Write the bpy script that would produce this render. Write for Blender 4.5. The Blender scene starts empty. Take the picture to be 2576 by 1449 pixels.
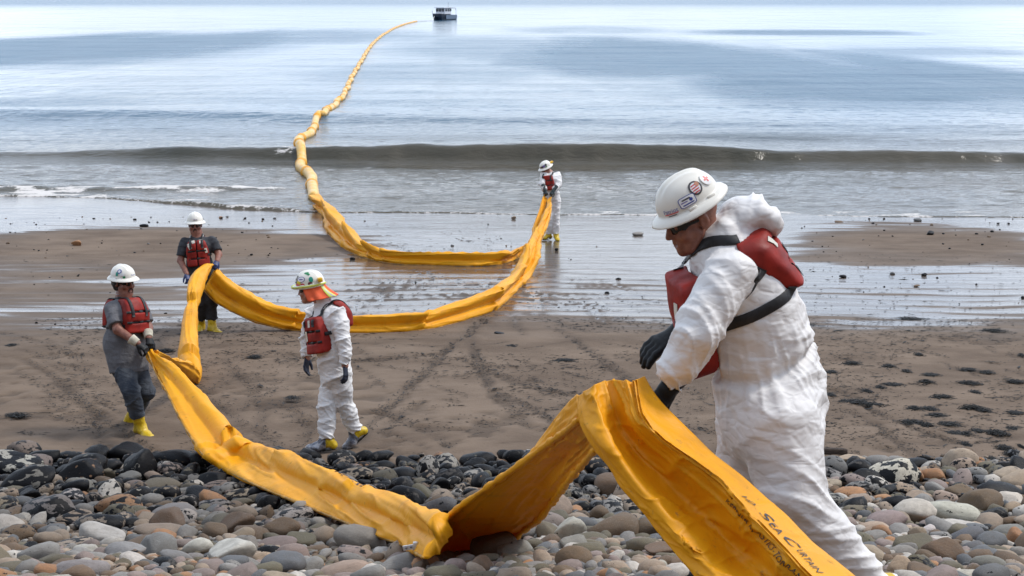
import bpy, bmesh, math, random
import numpy as np
from mathutils import Vector, Matrix
random.seed(7); rng = np.random.default_rng(11)
scene = bpy.context.scene
C = scene.collection
R_ = math.radians

# ---------------------------------------------------------------- camera
FPX = 3578.0; CX = 1288.0; CY = 724.5           # focal length and centre, in a 2576 x 1449 picture
PITCH = math.atan(736.5 / FPX)
CAM = np.array([0.0, 0.0, 5.85])
cd = bpy.data.cameras.new("camera"); cam = bpy.data.objects.new("camera", cd); C.objects.link(cam)
cam.location = CAM; cam.rotation_euler = (math.pi / 2 - PITCH, 0, 0)
cd.sensor_width = 36; cd.lens = 36 * FPX / 2576; cd.clip_start = 0.1; cd.clip_end = 30000
cd.dof.use_dof = True; cd.dof.focus_distance = 11.0; cd.dof.aperture_fstop = 16.0
scene.camera = cam

# ---------------------------------------------------------------- world, sun, exposure
SUN_EL, SUN_AZ = 54.0, 72.0                      # azimuth from +Y (out to sea) towards +X
w = bpy.data.worlds.new("World"); scene.world = w; w.use_nodes = True
nt = w.node_tree; nt.nodes.clear()
n = nt.nodes.new
out = n("ShaderNodeOutputWorld"); bg = n("ShaderNodeBackground"); bg.inputs[1].default_value = 0.15
sky = n("ShaderNodeTexSky"); sky.sky_type = 'NISHITA'; sky.sun_disc = False
sky.sun_elevation = R_(SUN_EL); sky.sun_rotation = R_(SUN_AZ); sky.air_density = 1.0; sky.dust_density = 1.5
tc = n("ShaderNodeTexCoord"); mp = n("ShaderNodeMapping"); mp.inputs['Scale'].default_value = (1.0, 1.0, 4.0)
nz = n("ShaderNodeTexNoise"); nz.inputs['Scale'].default_value = 2.2; nz.inputs['Detail'].default_value = 5; nz.inputs['Roughness'].default_value = .55
cr = n("ShaderNodeValToRGB"); cr.color_ramp.elements[0].position = .30; cr.color_ramp.elements[1].position = .62
cr.color_ramp.elements[0].color = (.10, .10, .10, 1); cr.color_ramp.elements[1].color = (.80, .80, .80, 1)
nz2 = n("ShaderNodeTexNoise"); nz2.inputs['Scale'].default_value = 3.1; nz2.inputs['Detail'].default_value = 4
cr2 = n("ShaderNodeValToRGB"); cr2.color_ramp.elements[0].position = .3; cr2.color_ramp.elements[1].position = .7
cr2.color_ramp.elements[0].color = (5.6, 7.0, 9.2, 1); cr2.color_ramp.elements[1].color = (9.8, 10.4, 11.2, 1)
mx = n("ShaderNodeMix"); mx.data_type = 'RGBA'
L = nt.links.new
L(tc.outputs['Generated'], mp.inputs['Vector']); L(mp.outputs[0], nz.inputs['Vector']); L(mp.outputs[0], nz2.inputs['Vector'])
L(nz.outputs['Fac'], cr.inputs[0]); L(nz2.outputs['Fac'], cr2.inputs[0])
sx_ = n("ShaderNodeSeparateXYZ"); L(tc.outputs['Generated'], sx_.inputs[0])
hz = n("ShaderNodeMapRange"); hz.interpolation_type = 'SMOOTHSTEP'; hz.inputs[1].default_value = .50; hz.inputs[2].default_value = .10; L(sx_.outputs[2], hz.inputs[0])   # cloud closes up towards the horizon all round
am = n("ShaderNodeMath"); am.operation = 'MULTIPLY_ADD'; L(hz.outputs[0], am.inputs[0]); am.inputs[1].default_value = .42; L(cr.outputs[0], am.inputs[2]); am.use_clamp = True
L(am.outputs[0], mx.inputs[0]); L(sky.outputs[0], mx.inputs[6]); L(cr2.outputs[0], mx.inputs[7])
L(mx.outputs[2], bg.inputs[0]); L(bg.outputs[0], out.inputs[0])
sd = bpy.data.lights.new("sun", 'SUN'); sun = bpy.data.objects.new("sun", sd); C.objects.link(sun)
sd.energy = 2.1; sd.angle = R_(10); sd.color = (1.0, .95, .88)
sdir = Vector((math.sin(R_(SUN_AZ)) * math.cos(R_(SUN_EL)), math.cos(R_(SUN_AZ)) * math.cos(R_(SUN_EL)), math.sin(R_(SUN_EL))))
sun.rotation_euler = sdir.to_track_quat('Z', 'Y').to_euler(); sun.location = (0, 0, 30)
vs = scene.view_settings; vs.view_transform = 'Standard'; vs.look = 'None'; vs.gamma = 1; vs.exposure = 0.12; vs.use_curve_mapping = False
scene.cycles.max_bounces = 6

# ---------------------------------------------------------------- numeric helpers
_cp, _sp = math.cos(PITCH), math.sin(PITCH)
def ray(px, py):
    a = (px - CX) / FPX; b = -(py - CY) / FPX
    return np.array([a, _cp + b * _sp, -_sp + b * _cp])
def P(px, py, zc):                               # a point of the photograph at camera depth zc, as a place in the world
    return CAM + zc * ray(px, py)
def unit(v):
    v = np.asarray(v, float); return v / (np.linalg.norm(v) + 1e-12)
def sstep(a, b, x):
    t = np.clip((x - a) / (b - a), 0, 1); return t * t * (3 - 2 * t)
def _h(ix, iy, iz):
    h = (ix.astype(np.uint32) * np.uint32(374761393) + iy.astype(np.uint32) * np.uint32(668265263) + iz.astype(np.uint32) * np.uint32(2246822519))
    h = (h ^ (h >> np.uint32(13))) * np.uint32(1274126177)
    h = (h ^ (h >> np.uint32(15))) * np.uint32(2246822519)
    return ((h ^ (h >> np.uint32(16))) & np.uint32(0xffffff)).astype(np.float64) / float(0xffffff)
def vnoise(p):                                   # value noise in [-1, 1]
    p = np.asarray(p, float); i = np.floor(p).astype(np.int64); f = p - i; f = f * f * f * (f * (f * 6 - 15) + 10)
    x, y, z = i[..., 0], i[..., 1], i[..., 2]; fx, fy, fz = f[..., 0], f[..., 1], f[..., 2]
    r = 0
    for dx in (0, 1):
        for dy in (0, 1):
            for dz in (0, 1):
                wgt = (fx if dx else 1 - fx) * (fy if dy else 1 - fy) * (fz if dz else 1 - fz)
                r = r + wgt * _h(x + dx, y + dy, z + dz)
    return r * 2 - 1
def fbm(p, o=4, g=.5):
    p = np.asarray(p, float); a = 1; s = 0; t = 0
    for k in range(o):
        s = s + a * vnoise(p * 2.03 ** k + 17.3 * k); t += a; a *= g
    return s / t
def crease(p, k=4.0):                            # thin raised lines, as in crumpled fabric
    return (1 - np.abs(vnoise(p))) ** k * 1.6 - .55
def n2(x, y, sx, sy, o=3, seed=0.):
    return fbm(np.stack([x * sx, y * sy, np.full(np.shape(x), seed)], -1), o)

# ---------------------------------------------------------------- object helpers
_off = {}
def tag(o, label=None, cat=None, group=None, kind=None):
    if label: o['label'] = label
    if cat: o['category'] = cat
    if group: o['group'] = group
    if kind: o['kind'] = kind
    return o
def thing(name, loc, label, cat, group=None):
    o = bpy.data.objects.new(name, None); C.objects.link(o); o.location = tuple(loc); o.empty_display_size = .2
    _off[o.name] = np.array(loc, float)
    return tag(o, label, cat, group)
def mesh_np(name, V, F, mat=None, smooth=True, attrs=None, cols=None):
    me = bpy.data.meshes.new(name); V = np.asarray(V, np.float32)
    if isinstance(F, np.ndarray):
        k = F.shape[1]; nf = len(F)
        me.vertices.add(len(V)); me.vertices.foreach_set('co', V.ravel())
        me.loops.add(nf * k); me.loops.foreach_set('vertex_index', F.ravel().astype(np.int32))
        me.polygons.add(nf); me.polygons.foreach_set('loop_start', np.arange(0, nf * k, k, dtype=np.int32))
        me.update(calc_edges=True); me.validate()
    else:
        me.from_pydata(V.tolist(), [], F)
    if smooth: me.polygons.foreach_set('use_smooth', np.ones(len(me.polygons), bool))
    for a, v in (attrs or {}).items():
        at = me.attributes.new(a, 'FLOAT', 'POINT'); at.data.foreach_set('value', np.asarray(v, np.float32).ravel())
    for a, v in (cols or {}).items():
        at = me.attributes.new(a, 'FLOAT_COLOR', 'POINT'); at.data.foreach_set('color', np.asarray(v, np.float32).ravel())
    if mat:
        for m in (mat if isinstance(mat, (list, tuple)) else [mat]): me.materials.append(m)
    me.update(); return me
def obj(name, V, F, mat, parent=None, smooth=True, attrs=None, cols=None, origin=None):
    V = np.asarray(V, float)
    off = _off[parent.name] if parent is not None else (np.zeros(3) if origin is None else np.asarray(origin, float))
    me = mesh_np(name, V - off, F, mat, smooth, attrs, cols)
    o = bpy.data.objects.new(name, me); C.objects.link(o)
    if parent is not None: o.parent = parent
    else: o.location = tuple(off)
    _off[o.name] = off
    return o
def grid_faces(nr, nc, wrap=False):
    i = np.arange(nr - 1)[:, None]; m = nc if wrap else nc - 1; j = np.arange(m)[None, :]; j2 = (j + 1) % nc
    return np.stack([(i * nc + j).ravel(), (i * nc + j2).ravel(), ((i + 1) * nc + j2).ravel(), ((i + 1) * nc + j).ravel()], 1)
def boxvf(c, s, R=None):                         # a box with slightly chamfered corners
    c = np.asarray(c, float); s = np.asarray(s, float) / 2; b = min(s) * .22
    bm = bmesh.new(); bmesh.ops.create_cube(bm, size=2)
    for v in bm.verts: v.co = Vector((v.co.x * s[0], v.co.y * s[1], v.co.z * s[2]))
    bmesh.ops.bevel(bm, geom=bm.edges[:], offset=b, segments=1, affect='EDGES')
    V = np.array([v.co[:] for v in bm.verts]); bm.verts.index_update(); F = [[v.index for v in f.verts] for f in bm.faces]; bm.free()
    if R is not None: V = V @ np.asarray(R).T
    return V + c, F
def joinvf(parts):
    Vs, Fs, o = [], [], 0
    for V, F in parts:
        Vs.append(np.asarray(V, float)); Fs += [[int(i) + o for i in f] for f in F]; o += len(V)
    return np.concatenate(Vs), Fs
def cr_spline(pts, n):                           # Catmull-Rom through k-dimensional points
    p = np.asarray(pts, float); K = len(p)
    if K == 2: t = np.linspace(0, 1, n)[:, None]; return p[0] * (1 - t) + p[1] * t
    q = np.concatenate([[2 * p[0] - p[1]], p, [2 * p[-1] - p[-2]]])
    u = np.linspace(0, K - 1, n); i = np.minimum(u.astype(int), K - 2); t = (u - i).reshape((-1,) + (1,) * (p.ndim - 1))
    a, b, c, d = q[i], q[i + 1], q[i + 2], q[i + 3]
    return .5 * (2 * b + (c - a) * t + (2 * a - 5 * b + 4 * c - d) * t ** 2 + (3 * b - a - 3 * c + d) * t ** 3)
def resample(path, n):
    path = np.asarray(path, float); s = np.r_[0, np.cumsum(np.linalg.norm(np.diff(path, axis=0), axis=1))]
    u = np.linspace(0, s[-1], n); return np.stack([np.interp(u, s, path[:, k]) for k in range(path.shape[1])], 1)
def tube(path, rad, ns=10, up=(0, 0, 1), sq=1.0, caps=True):
    path = np.asarray(path, float); n = len(path); rad = np.broadcast_to(rad, (n,))
    T = np.gradient(path, axis=0); T /= np.linalg.norm(T, axis=1)[:, None] + 1e-12
    up = np.asarray(up, float); A = np.cross(T, up); A /= np.linalg.norm(A, axis=1)[:, None] + 1e-9; B = np.cross(A, T)
    a = np.linspace(0, 2 * math.pi, ns, endpoint=False)
    V = path[:, None] + rad[:, None, None] * (np.cos(a)[None, :, None] * A[:, None] + sq * np.sin(a)[None, :, None] * B[:, None])
    F = grid_faces(n, ns, True).tolist()
    if caps: F += [list(range(ns))[::-1], [(n - 1) * ns + k for k in range(ns)]]
    return V.reshape(-1, 3), F
def vnormals(V, F):
    F = np.asarray(F); a, b, c = V[F[:, 0]], V[F[:, 1]], V[F[:, 2]]
    d = V[F[:, 3]] if F.shape[1] == 4 else c
    fn = np.cross(c - a, d - b) if F.shape[1] == 4 else np.cross(b - a, c - a)
    N = np.zeros_like(V)
    for k in range(F.shape[1]):
        for ax in range(3): N[:, ax] += np.bincount(F[:, k], fn[:, ax], len(V))
    return N / (np.linalg.norm(N, axis=1)[:, None] + 1e-12)
def thicken(G, t):                               # an open sheet (n, m, 3) as a closed slab of thickness t
    n_, m_ = G.shape[:2]; V = G.reshape(-1, 3); F = grid_faces(n_, m_); N = vnormals(V, F)
    V2 = V - N * t; k = n_ * m_
    e = [i * m_ for i in range(n_)]; e2 = [i * m_ + m_ - 1 for i in range(n_)]
    FF = F.tolist() + [[f[3] + k, f[2] + k, f[1] + k, f[0] + k] for f in F.tolist()]
    for a, b in zip(e[:-1], e[1:]): FF.append([a, b, b + k, a + k])
    for a, b in zip(e2[:-1], e2[1:]): FF.append([b, a, a + k, b + k])
    for j in range(m_ - 1):
        FF.append([j + 1, j, j + k, j + 1 + k]); q = (n_ - 1) * m_ + j; FF.append([q, q + 1, q + 1 + k, q + k])
    return np.concatenate([V, V2]), FF

# ---------------------------------------------------------------- signed distance shapes and their surface
def s_cone(a, b, r1, r2, cut_a=False, cut_b=False):
    a = np.asarray(a, float); b = np.asarray(b, float); ab = b - a; l2 = ab @ ab + 1e-12; dr = ab / math.sqrt(l2)
    def f(p):
        t = np.clip(((p - a) @ ab) / l2, 0, 1); d = np.linalg.norm(p - a - t[:, None] * ab, axis=1) - (r1 + (r2 - r1) * t)
        if cut_b: d = np.maximum(d, (p - b) @ dr)
        if cut_a: d = np.maximum(d, (a - p) @ dr)
        return d
    return f
def s_ecap(a, b, side, w1, d1, w2, d2):          # capsule with an elliptical section: half width along side, half depth across it
    a = np.asarray(a, float); b = np.asarray(b, float); ab = b - a; l2 = ab @ ab + 1e-12; side = unit(side)
    def f(p):
        t = np.clip(((p - a) @ ab) / l2, 0, 1); v = p - a - t[:, None] * ab
        rw = w1 + (w2 - w1) * t; rd = d1 + (d2 - d1) * t; s = v @ side
        q = np.sqrt(np.maximum((v * v).sum(1) - s * s, 0) + (s * rd / rw) ** 2)
        return (q - rd) * np.minimum(1, np.where(np.abs(s) > 0, 1.0, 1.0))
    return f
def s_ell(c, r, Rm=None):
    c = np.asarray(c, float); r = np.asarray(r, float)
    def f(p):
        q = p - c
        if Rm is not None: q = q @ Rm
        k0 = np.linalg.norm(q / r, axis=1); k1 = np.linalg.norm(q / r ** 2, axis=1) + 1e-9
        return np.where(k0 < 1e-4, -r.min(), k0 * (k0 - 1) / k1)
    return f
def smin(a, b, k):
    h = np.clip(.5 + .5 * (b - a) / k, 0, 1); return b * (1 - h) + a * h - k * h * (1 - h)
def smax(a, b, k): return -smin(-a, -b, k)
def union(prims):                                # [(f, k)], k < 0 subtracts with smoothness -k
    def f(p):
        d = prims[0][0](p)
        for g, k in prims[1:]:
            d = smin(d, g(p), k) if k > 0 else smax(d, -g(p), -k)
        return d
    return f
def mesh_sdf(fn, lo, hi, h):                     # surface nets on a sparse grid
    lo = np.asarray(lo, float); hi = np.asarray(hi, float); B = 8
    nb = np.ceil((hi - lo) / (h * B)).astype(int) + 1; n_ = nb * B
    bi = np.stack(np.meshgrid(*[np.arange(k) for k in nb], indexing='ij'), -1).reshape(-1, 3)
    cen = lo + (bi * B + B / 2) * h; d0 = fn(cen)
    Vv = np.empty(tuple(n_), np.float32)
    Vv.reshape(nb[0], B, nb[1], B, nb[2], B)[:] = np.where(d0 > 0, 1, -1).reshape(nb)[:, None, :, None, :, None]
    act = bi[np.abs(d0) < h * B * 1.5]
    o = np.stack(np.meshgrid(*[np.arange(B)] * 3, indexing='ij'), -1).reshape(-1, 3)
    for s in range(0, len(act), 256):
        ii = (act[s:s + 256, None] * B + o[None]).reshape(-1, 3)
        Vv[ii[:, 0], ii[:, 1], ii[:, 2]] = fn(lo + ii * h)
    ins = Vv < 0
    cs = np.zeros(tuple(n_ - 1), np.int8)
    for dx in (0, 1):
        for dy in (0, 1):
            for dz in (0, 1): cs += ins[dx:n_[0] - 1 + dx, dy:n_[1] - 1 + dy, dz:n_[2] - 1 + dz]
    cells = np.argwhere((cs > 0) & (cs < 8))
    idx = np.full(tuple(n_ - 1), -1, np.int64); idx[cells[:, 0], cells[:, 1], cells[:, 2]] = np.arange(len(cells))
    corners = np.array([(x, y, z) for x in (0, 1) for y in (0, 1) for z in (0, 1)])
    cv = np.stack([Vv[cells[:, 0] + c[0], cells[:, 1] + c[1], cells[:, 2] + c[2]] for c in corners], 1)
    acc = np.zeros((len(cells), 3)); cnt = np.zeros(len(cells))
    for i in range(8):
        for j in range(i + 1, 8):
            if np.abs(corners[i] - corners[j]).sum() != 1: continue
            m = (cv[:, i] < 0) != (cv[:, j] < 0); t = np.where(m, cv[:, i] / (cv[:, i] - cv[:, j] + 1e-12 * (~m)), 0)
            acc += np.where(m[:, None], corners[i] + t[:, None] * (corners[j] - corners[i]), 0); cnt += m
    V = lo + (cells + acc / np.maximum(cnt, 1)[:, None]) * h
    Fs = []
    for ax in range(3):
        a1, a2 = [(1, 2), (2, 0), (0, 1)][ax]
        sl0 = [slice(1, -1)] * 3; sl1 = [slice(1, -1)] * 3; sl0[ax] = slice(0, -1); sl1[ax] = slice(1, None)
        A = ins[tuple(sl0)]; Bn = ins[tuple(sl1)]; e = np.argwhere(A != Bn)
        if not len(e): continue
        pos = e.copy(); pos[:, a1] += 1; pos[:, a2] += 1
        q = []
        for (u, v) in ((0, 0), (-1, 0), (-1, -1), (0, -1)):
            c = pos.copy(); c[:, a1] += u; c[:, a2] += v; q.append(idx[c[:, 0], np.minimum(c[:, 1], n_[1] - 2), np.minimum(c[:, 2], n_[2] - 2)])
        q = np.stack(q, 1); fl = ~A[tuple(e.T)]; q[fl] = q[fl][:, ::-1]
        Fs.append(q[(q >= 0).all(1)])
    return V, np.concatenate(Fs)
def smooth_np(V, F, it=1, lam=.5):
    E = np.concatenate([F[:, [0, 1]], F[:, [1, 2]], F[:, [2, 3]], F[:, [3, 0]]])
    for _ in range(it):
        S = np.zeros_like(V); cnt = np.bincount(E[:, 0], minlength=len(V)) + np.bincount(E[:, 1], minlength=len(V))
        for ax in range(3): S[:, ax] = np.bincount(E[:, 0], V[E[:, 1], ax], len(V)) + np.bincount(E[:, 1], V[E[:, 0], ax], len(V))
        V = V + lam * (S / np.maximum(cnt, 1)[:, None] - V)
    return V
def march(fn, o, d, dist=.7, off=0.0):           # from o + d * dist back towards o until the surface
    o = np.asarray(o, float); d = unit(d); t = dist
    for _ in range(60):
        s = fn((o + d * t)[None])[0] - off
        if s < .001: break
        t -= max(s * .7, .0008)
        if t < 0: break
    p = o + d * t; e = .004
    g = np.array([fn((p + e * ax)[None])[0] - fn((p - e * ax)[None])[0] for ax in np.eye(3)])
    return p, unit(g)
def strap_vf(pts, nrm, width, thick=.006, n_=40):
    p = cr_spline(pts, n_); N = cr_spline(nrm, n_); N /= np.linalg.norm(N, axis=1)[:, None]
    T = np.gradient(p, axis=0); T /= np.linalg.norm(T, axis=1)[:, None] + 1e-9
    W = np.cross(N, T); W /= np.linalg.norm(W, axis=1)[:, None] + 1e-9
    q = [p + W * width / 2, p + W * width * .42 + N * thick, p - W * width * .42 + N * thick, p - W * width / 2, p - W * width * .42 - N * thick, p + W * width * .42 - N * thick]
    V = np.stack(q, 1).reshape(-1, 3); F = grid_faces(n_, 6, True)[:, ::-1].tolist()
    F += [[0, 1, 2, 3, 4, 5][::-1], [(n_ - 1) * 6 + k for k in range(6)]]
    return V, F
def text_vf(s, shear=0.0, sub=2):                # flat filled lettering, 1 unit high; returns vertices (x, y) and faces
    cu = bpy.data.curves.new('t', 'FONT'); cu.body = s; cu.size = 1.0; cu.shear = shear; cu.resolution_u = 3
    o = bpy.data.objects.new('t', cu); C.objects.link(o); dg = bpy.context.evaluated_depsgraph_get(); dg.update()
    me = bpy.data.meshes.new_from_object(o.evaluated_get(dg)); bm = bmesh.new(); bm.from_mesh(me)
    bmesh.ops.triangulate(bm, faces=bm.faces[:])
    for _ in range(sub):
        big = [e for e in bm.edges if e.calc_length() > .22]
        if big: bmesh.ops.subdivide_edges(bm, edges=big, cuts=1); bmesh.ops.triangulate(bm, faces=bm.faces[:])
    bm.verts.index_update(); V = np.array([v.co[:] for v in bm.verts]); F = [[v.index for v in f.verts] for f in bm.faces]
    bm.free(); bpy.data.objects.remove(o); bpy.data.meshes.remove(me); bpy.data.curves.remove(cu)
    return V[:, :2], F
# ---------------------------------------------------------------- materials
class NB:                                        # small node-tree builder
    def __init__(s, name):
        s.m = bpy.data.materials.new(name); s.m.use_nodes = True; s.t = s.m.node_tree; s.t.nodes.clear()
        s.out = s.t.nodes.new("ShaderNodeOutputMaterial"); s.b = s.t.nodes.new("ShaderNodeBsdfPrincipled"); s.l(s.b.outputs[0], s.out.inputs[0])
    def l(s, a, b): s.t.links.new(a, b)
    def put(s, sock, v):
        if hasattr(v, 'links') or hasattr(v, 'is_linked'): s.l(v, sock)
        elif isinstance(v, (tuple, list)) and len(v) == 3 and sock.type == 'RGBA': sock.default_value = (*v, 1)
        else: sock.default_value = v
    def n(s, ty, **kw):
        x = s.t.nodes.new(ty)
        for k, v in kw.items(): setattr(x, k, v)
        return x
    def coord(s, scale=(1, 1, 1), rot=(0, 0, 0), out='Object', rnd=False):
        c = s.n("ShaderNodeTexCoord"); m = s.n("ShaderNodeMapping"); m.inputs['Scale'].default_value = scale; m.inputs['Rotation'].default_value = rot
        s.l(c.outputs[out], m.inputs['Vector'])
        if rnd:
            oi = s.n("ShaderNodeObjectInfo"); k = s.math('MULTIPLY', oi.outputs['Random'], 57.0); s.l(k, m.inputs['Location'])
        return m.outputs[0]
    def noise(s, vec, scale=5., detail=4., rough=.55, dist=0.):
        x = s.n("ShaderNodeTexNoise"); s.l(vec, x.inputs['Vector'])
        for k, v in (('Scale', scale), ('Detail', detail), ('Roughness', rough), ('Distortion', dist)): x.inputs[k].default_value = v
        return x.outputs['Fac']
    def vor(s, vec, scale=5., feature='F1'):
        x = s.n("ShaderNodeTexVoronoi", feature=feature); s.l(vec, x.inputs['Vector']); x.inputs['Scale'].default_value = scale; return x.outputs['Distance']
    def ramp(s, fac, lo, hi, a=0., b=1.):
        x = s.n("ShaderNodeMapRange", interpolation_type='SMOOTHSTEP'); s.put(x.inputs[0], fac)
        for k, v in zip((1, 2, 3, 4), (lo, hi, a, b)): s.put(x.inputs[k], v)
        return x.outputs[0]
    def math(s, op, a, b=0., c=None):
        x = s.n("ShaderNodeMath", operation=op); s.put(x.inputs[0], a); s.put(x.inputs[1], b)
        if c is not None: s.put(x.inputs[2], c)
        return x.outputs[0]
    def mix(s, f, a, b):
        x = s.n("ShaderNodeMix", data_type='RGBA'); s.put(x.inputs[0], f); s.put(x.inputs[6], a); s.put(x.inputs[7], b); return x.outputs[2]
    def attr(s, name, ty='GEOMETRY'):
        x = s.n("ShaderNodeAttribute", attribute_type=ty); x.attribute_name = name; return x
    def bump(s, h, strength=.5, dist=.01, nrm=None):
        x = s.n("ShaderNodeBump"); s.put(x.inputs['Strength'], strength); s.put(x.inputs['Distance'], dist); s.put(x.inputs['Height'], h)
        if nrm is not None: s.l(nrm, x.inputs['Normal'])
        return x.outputs[0]
    def set(s, **kw):
        for k, v in kw.items(): s.put(s.b.inputs[k.replace('_', ' ')], v)
        return s
def simple(name, col, rough=.5, var=.18, scale=14., bump=.25, bscale=60., bdist=.004, **kw):
    b = NB(name); c = b.coord(); f = b.noise(c, scale, 5)
    dk = tuple(x * (1 - var) for x in col); lt = tuple(min(1, x * (1 + var)) for x in col)
    b.set(Base_Color=b.mix(b.ramp(f, .3, .7), dk, lt), Roughness=b.ramp(b.noise(c, scale * 2.1, 3), .3, .7, rough * .85, min(1, rough * 1.15)))
    b.set(Normal=b.bump(b.noise(c, bscale, 4), bump, bdist)); b.set(**kw); return b.m
M = {}
# wrinkled white coverall fabric
b = NB('coverall_fabric'); c = b.coord()
w2 = b.noise(b.coord((1, 1, 2.0), (.3, .5, 0)), 9, 2, .45, .25); w3 = b.vor(b.coord((1, 1, 1.7), (.2, .6, .3)), 12, 'DISTANCE_TO_EDGE')
hgt = b.math('ADD', b.math('MULTIPLY', b.math('ABSOLUTE', b.math('SUBTRACT', w2, .5)), 1.6), b.math('MULTIPLY', b.ramp(w3, 0, .22), .25))
dirt = b.ramp(b.noise(b.coord(), 7, 6, .7), .60, .74)
b.set(Base_Color=b.mix(b.math('MULTIPLY', dirt, .35), (.735, .72, .71), (.46, .40, .34)), Roughness=.55, Normal=b.bump(hgt, .45, .014))
M['suit'] = b.m
b = NB('boom_fabric'); c = b.coord()
d1 = b.ramp(b.noise(c, 2.3, 7, .65, .4), .52, .72); d2 = b.ramp(b.noise(b.coord((1, 1, 1)), 16, 5, .7), .60, .72)
yel = b.mix(b.ramp(b.noise(c, 1.6, 4), .3, .7), (.86, .365, .004), (.91, .42, .008))
yel = b.mix(b.math('MULTIPLY', d1, .45), yel, (.42, .20, .025)); yel = b.mix(b.math('MULTIPLY', d2, .55), yel, (.22, .15, .07))
hg = b.math('ADD', b.math('MULTIPLY', b.math('ABSOLUTE', b.math('SUBTRACT', b.noise(c, 5, 3, .5, 1.0), .5)), 1.6), b.math('MULTIPLY', b.noise(c, 30, 3), .25))
b.set(Base_Color=yel, Roughness=b.ramp(d2, 0, 1, .50, .75), Normal=b.bump(hg, .35, .02)); b.b.inputs['Specular IOR Level'].default_value = .32
tr = b.n("ShaderNodeBsdfTranslucent"); tr.inputs[0].default_value = (.75, .20, .004, 1); ms = b.n("ShaderNodeMixShader"); ms.inputs[0].default_value = .11
b.l(b.b.outputs[0], ms.inputs[1]); b.l(tr.outputs[0], ms.inputs[2]); b.l(ms.outputs[0], b.out.inputs[0]); M['boom'] = b.m
b = NB('float_fabric'); c = b.coord()
f = b.ramp(b.noise(c, 3, 6, .65), .42, .66)
b.set(Base_Color=b.mix(b.math('MULTIPLY', f, .7), (.82, .46, .07), (.80, .62, .36)), Roughness=.4, Normal=b.bump(b.noise(c, 9, 4, .5, 1.0), .5, .03)); M['float'] = b.m
M['hem'] = simple('hem_fabric', (.38, .19, .02), .6, .5, 9)
M['ink'] = simple('printed_ink', (.03, .03, .035), .55, .3, 40)
M['vest'] = simple('vest_foam_red', (.25, .016, .010), .58, .3, 9, .35, 30, Specular_IOR_Level=.28)
M['vest_patch'] = simple('reflective_or_slot_patch', (.62, .60, .52), .4, .15)
M['web'] = simple('black_webbing', (.010, .010, .012), .6, .3, 30)
M['buckle'] = simple('black_plastic', (.015, .015, .017), .35)
M['ring'] = simple('steel_ring', (.55, .55, .55), .3, .1, Metallic=.9)
b = NB('helmet_shell'); c = b.coord(); f = b.ramp(b.noise(c, 18, 6, .7), .62, .75)
b.set(Base_Color=b.mix(b.math('MULTIPLY', f, .35), (.80, .775, .70), (.48, .43, .34)), Roughness=.34, Normal=b.bump(b.noise(c, 60, 3), .08, .002)); M['helmet'] = b.m
b = NB('skin'); c = b.coord()
b.set(Base_Color=b.mix(b.ramp(b.noise(c, 30, 5), .35, .65), (.19, .070, .045), (.27, .11, .070)), Roughness=.5, Normal=b.bump(b.noise(c, 180, 4), .3, .002)); M['skin'] = b.m
M['skin2'] = simple('skin_light', (.36, .17, .12), .5, .14, 30, .25, 180, .002)
M['hair'] = simple('hair', (.010, .008, .007), .5, .4, 40, .8, 120, .006)
M['beard'] = simple('beard_hair', (.035, .022, .016), .7, .4, 40, .6, 120, .004)
M['glasses'] = simple('sunglass_lens', (.006, .006, .007), .12, .1, bump=0)
M['tee_grey'] = simple('grey_tee_shirt', (.125, .125, .135), .85, .22, 7, .5, 24, .02)
M['tee_dark'] = simple('charcoal_tee_shirt', (.030, .032, .038), .85, .25, 7, .5, 24, .02)
b = NB('denim'); c = b.coord(); f = b.ramp(b.noise(c, 5, 5, .6), .35, .7)
b.set(Base_Color=b.mix(f, (.022, .030, .045), (.075, .085, .10)), Roughness=.85, Normal=b.bump(b.noise(b.coord((1, 1, 2.5)), 14, 4, .5, .8), .6, .02)); M['denim'] = b.m
M['dark_trousers'] = simple('dark_trousers', (.020, .018, .018), .85, .3, 7, .5, 20, .02)
M['glove_black'] = simple('black_rubber_glove', (.007, .008, .009), .5, .3, 20, .4, 50, Specular_IOR_Level=.25)
M['glove_navy'] = simple('navy_glove', (.012, .016, .036), .6, .3, 20, .4, 50)
M['glove_blue'] = simple('blue_glove', (.018, .035, .12), .5, .3, 20, .4, 50)
M['glove_green'] = simple('dark_green_glove', (.018, .030, .032), .45, .3, 20, .4, 50)
M['cuff'] = simple('cream_cuff', (.52, .48, .38), .8, .2, 16)
b = NB('yellow_rubber'); c = b.coord(); f = b.ramp(b.noise(c, 9, 6, .7), .50, .68)
b.set(Base_Color=b.mix(b.math('MULTIPLY', f, .6), (.62, .42, .012), (.20, .14, .03)), Roughness=.4, Normal=b.bump(b.noise(c, 22, 4, .5, .7), .5, .012)); M['boot'] = b.m
M['sole'] = simple('dark_sole', (.03, .026, .022), .7, .4)
b = NB('duct_tape'); c = b.coord()
b.set(Base_Color=b.mix(b.ramp(b.noise(c, 14, 4), .4, .65), (.10, .11, .14), (.38, .38, .40)), Roughness=.35, Metallic=.4, Normal=b.bump(b.noise(c, 26, 4, .5, 1.), .9, .012)); M['tape'] = b.m
M['orange'] = simple('orange_cloth', (.80, .12, .035), .75, .12, 9, .4, 20, .015)
M['lime'] = simple('lime_band', (.62, .70, .12), .6, .1)
M['silver'] = simple('silver_band', (.42, .43, .42), .4, .15)
M['alu'] = simple('aluminium', (.70, .70, .70), .38, .15, 12, .2, 40, Metallic=.6)
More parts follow.
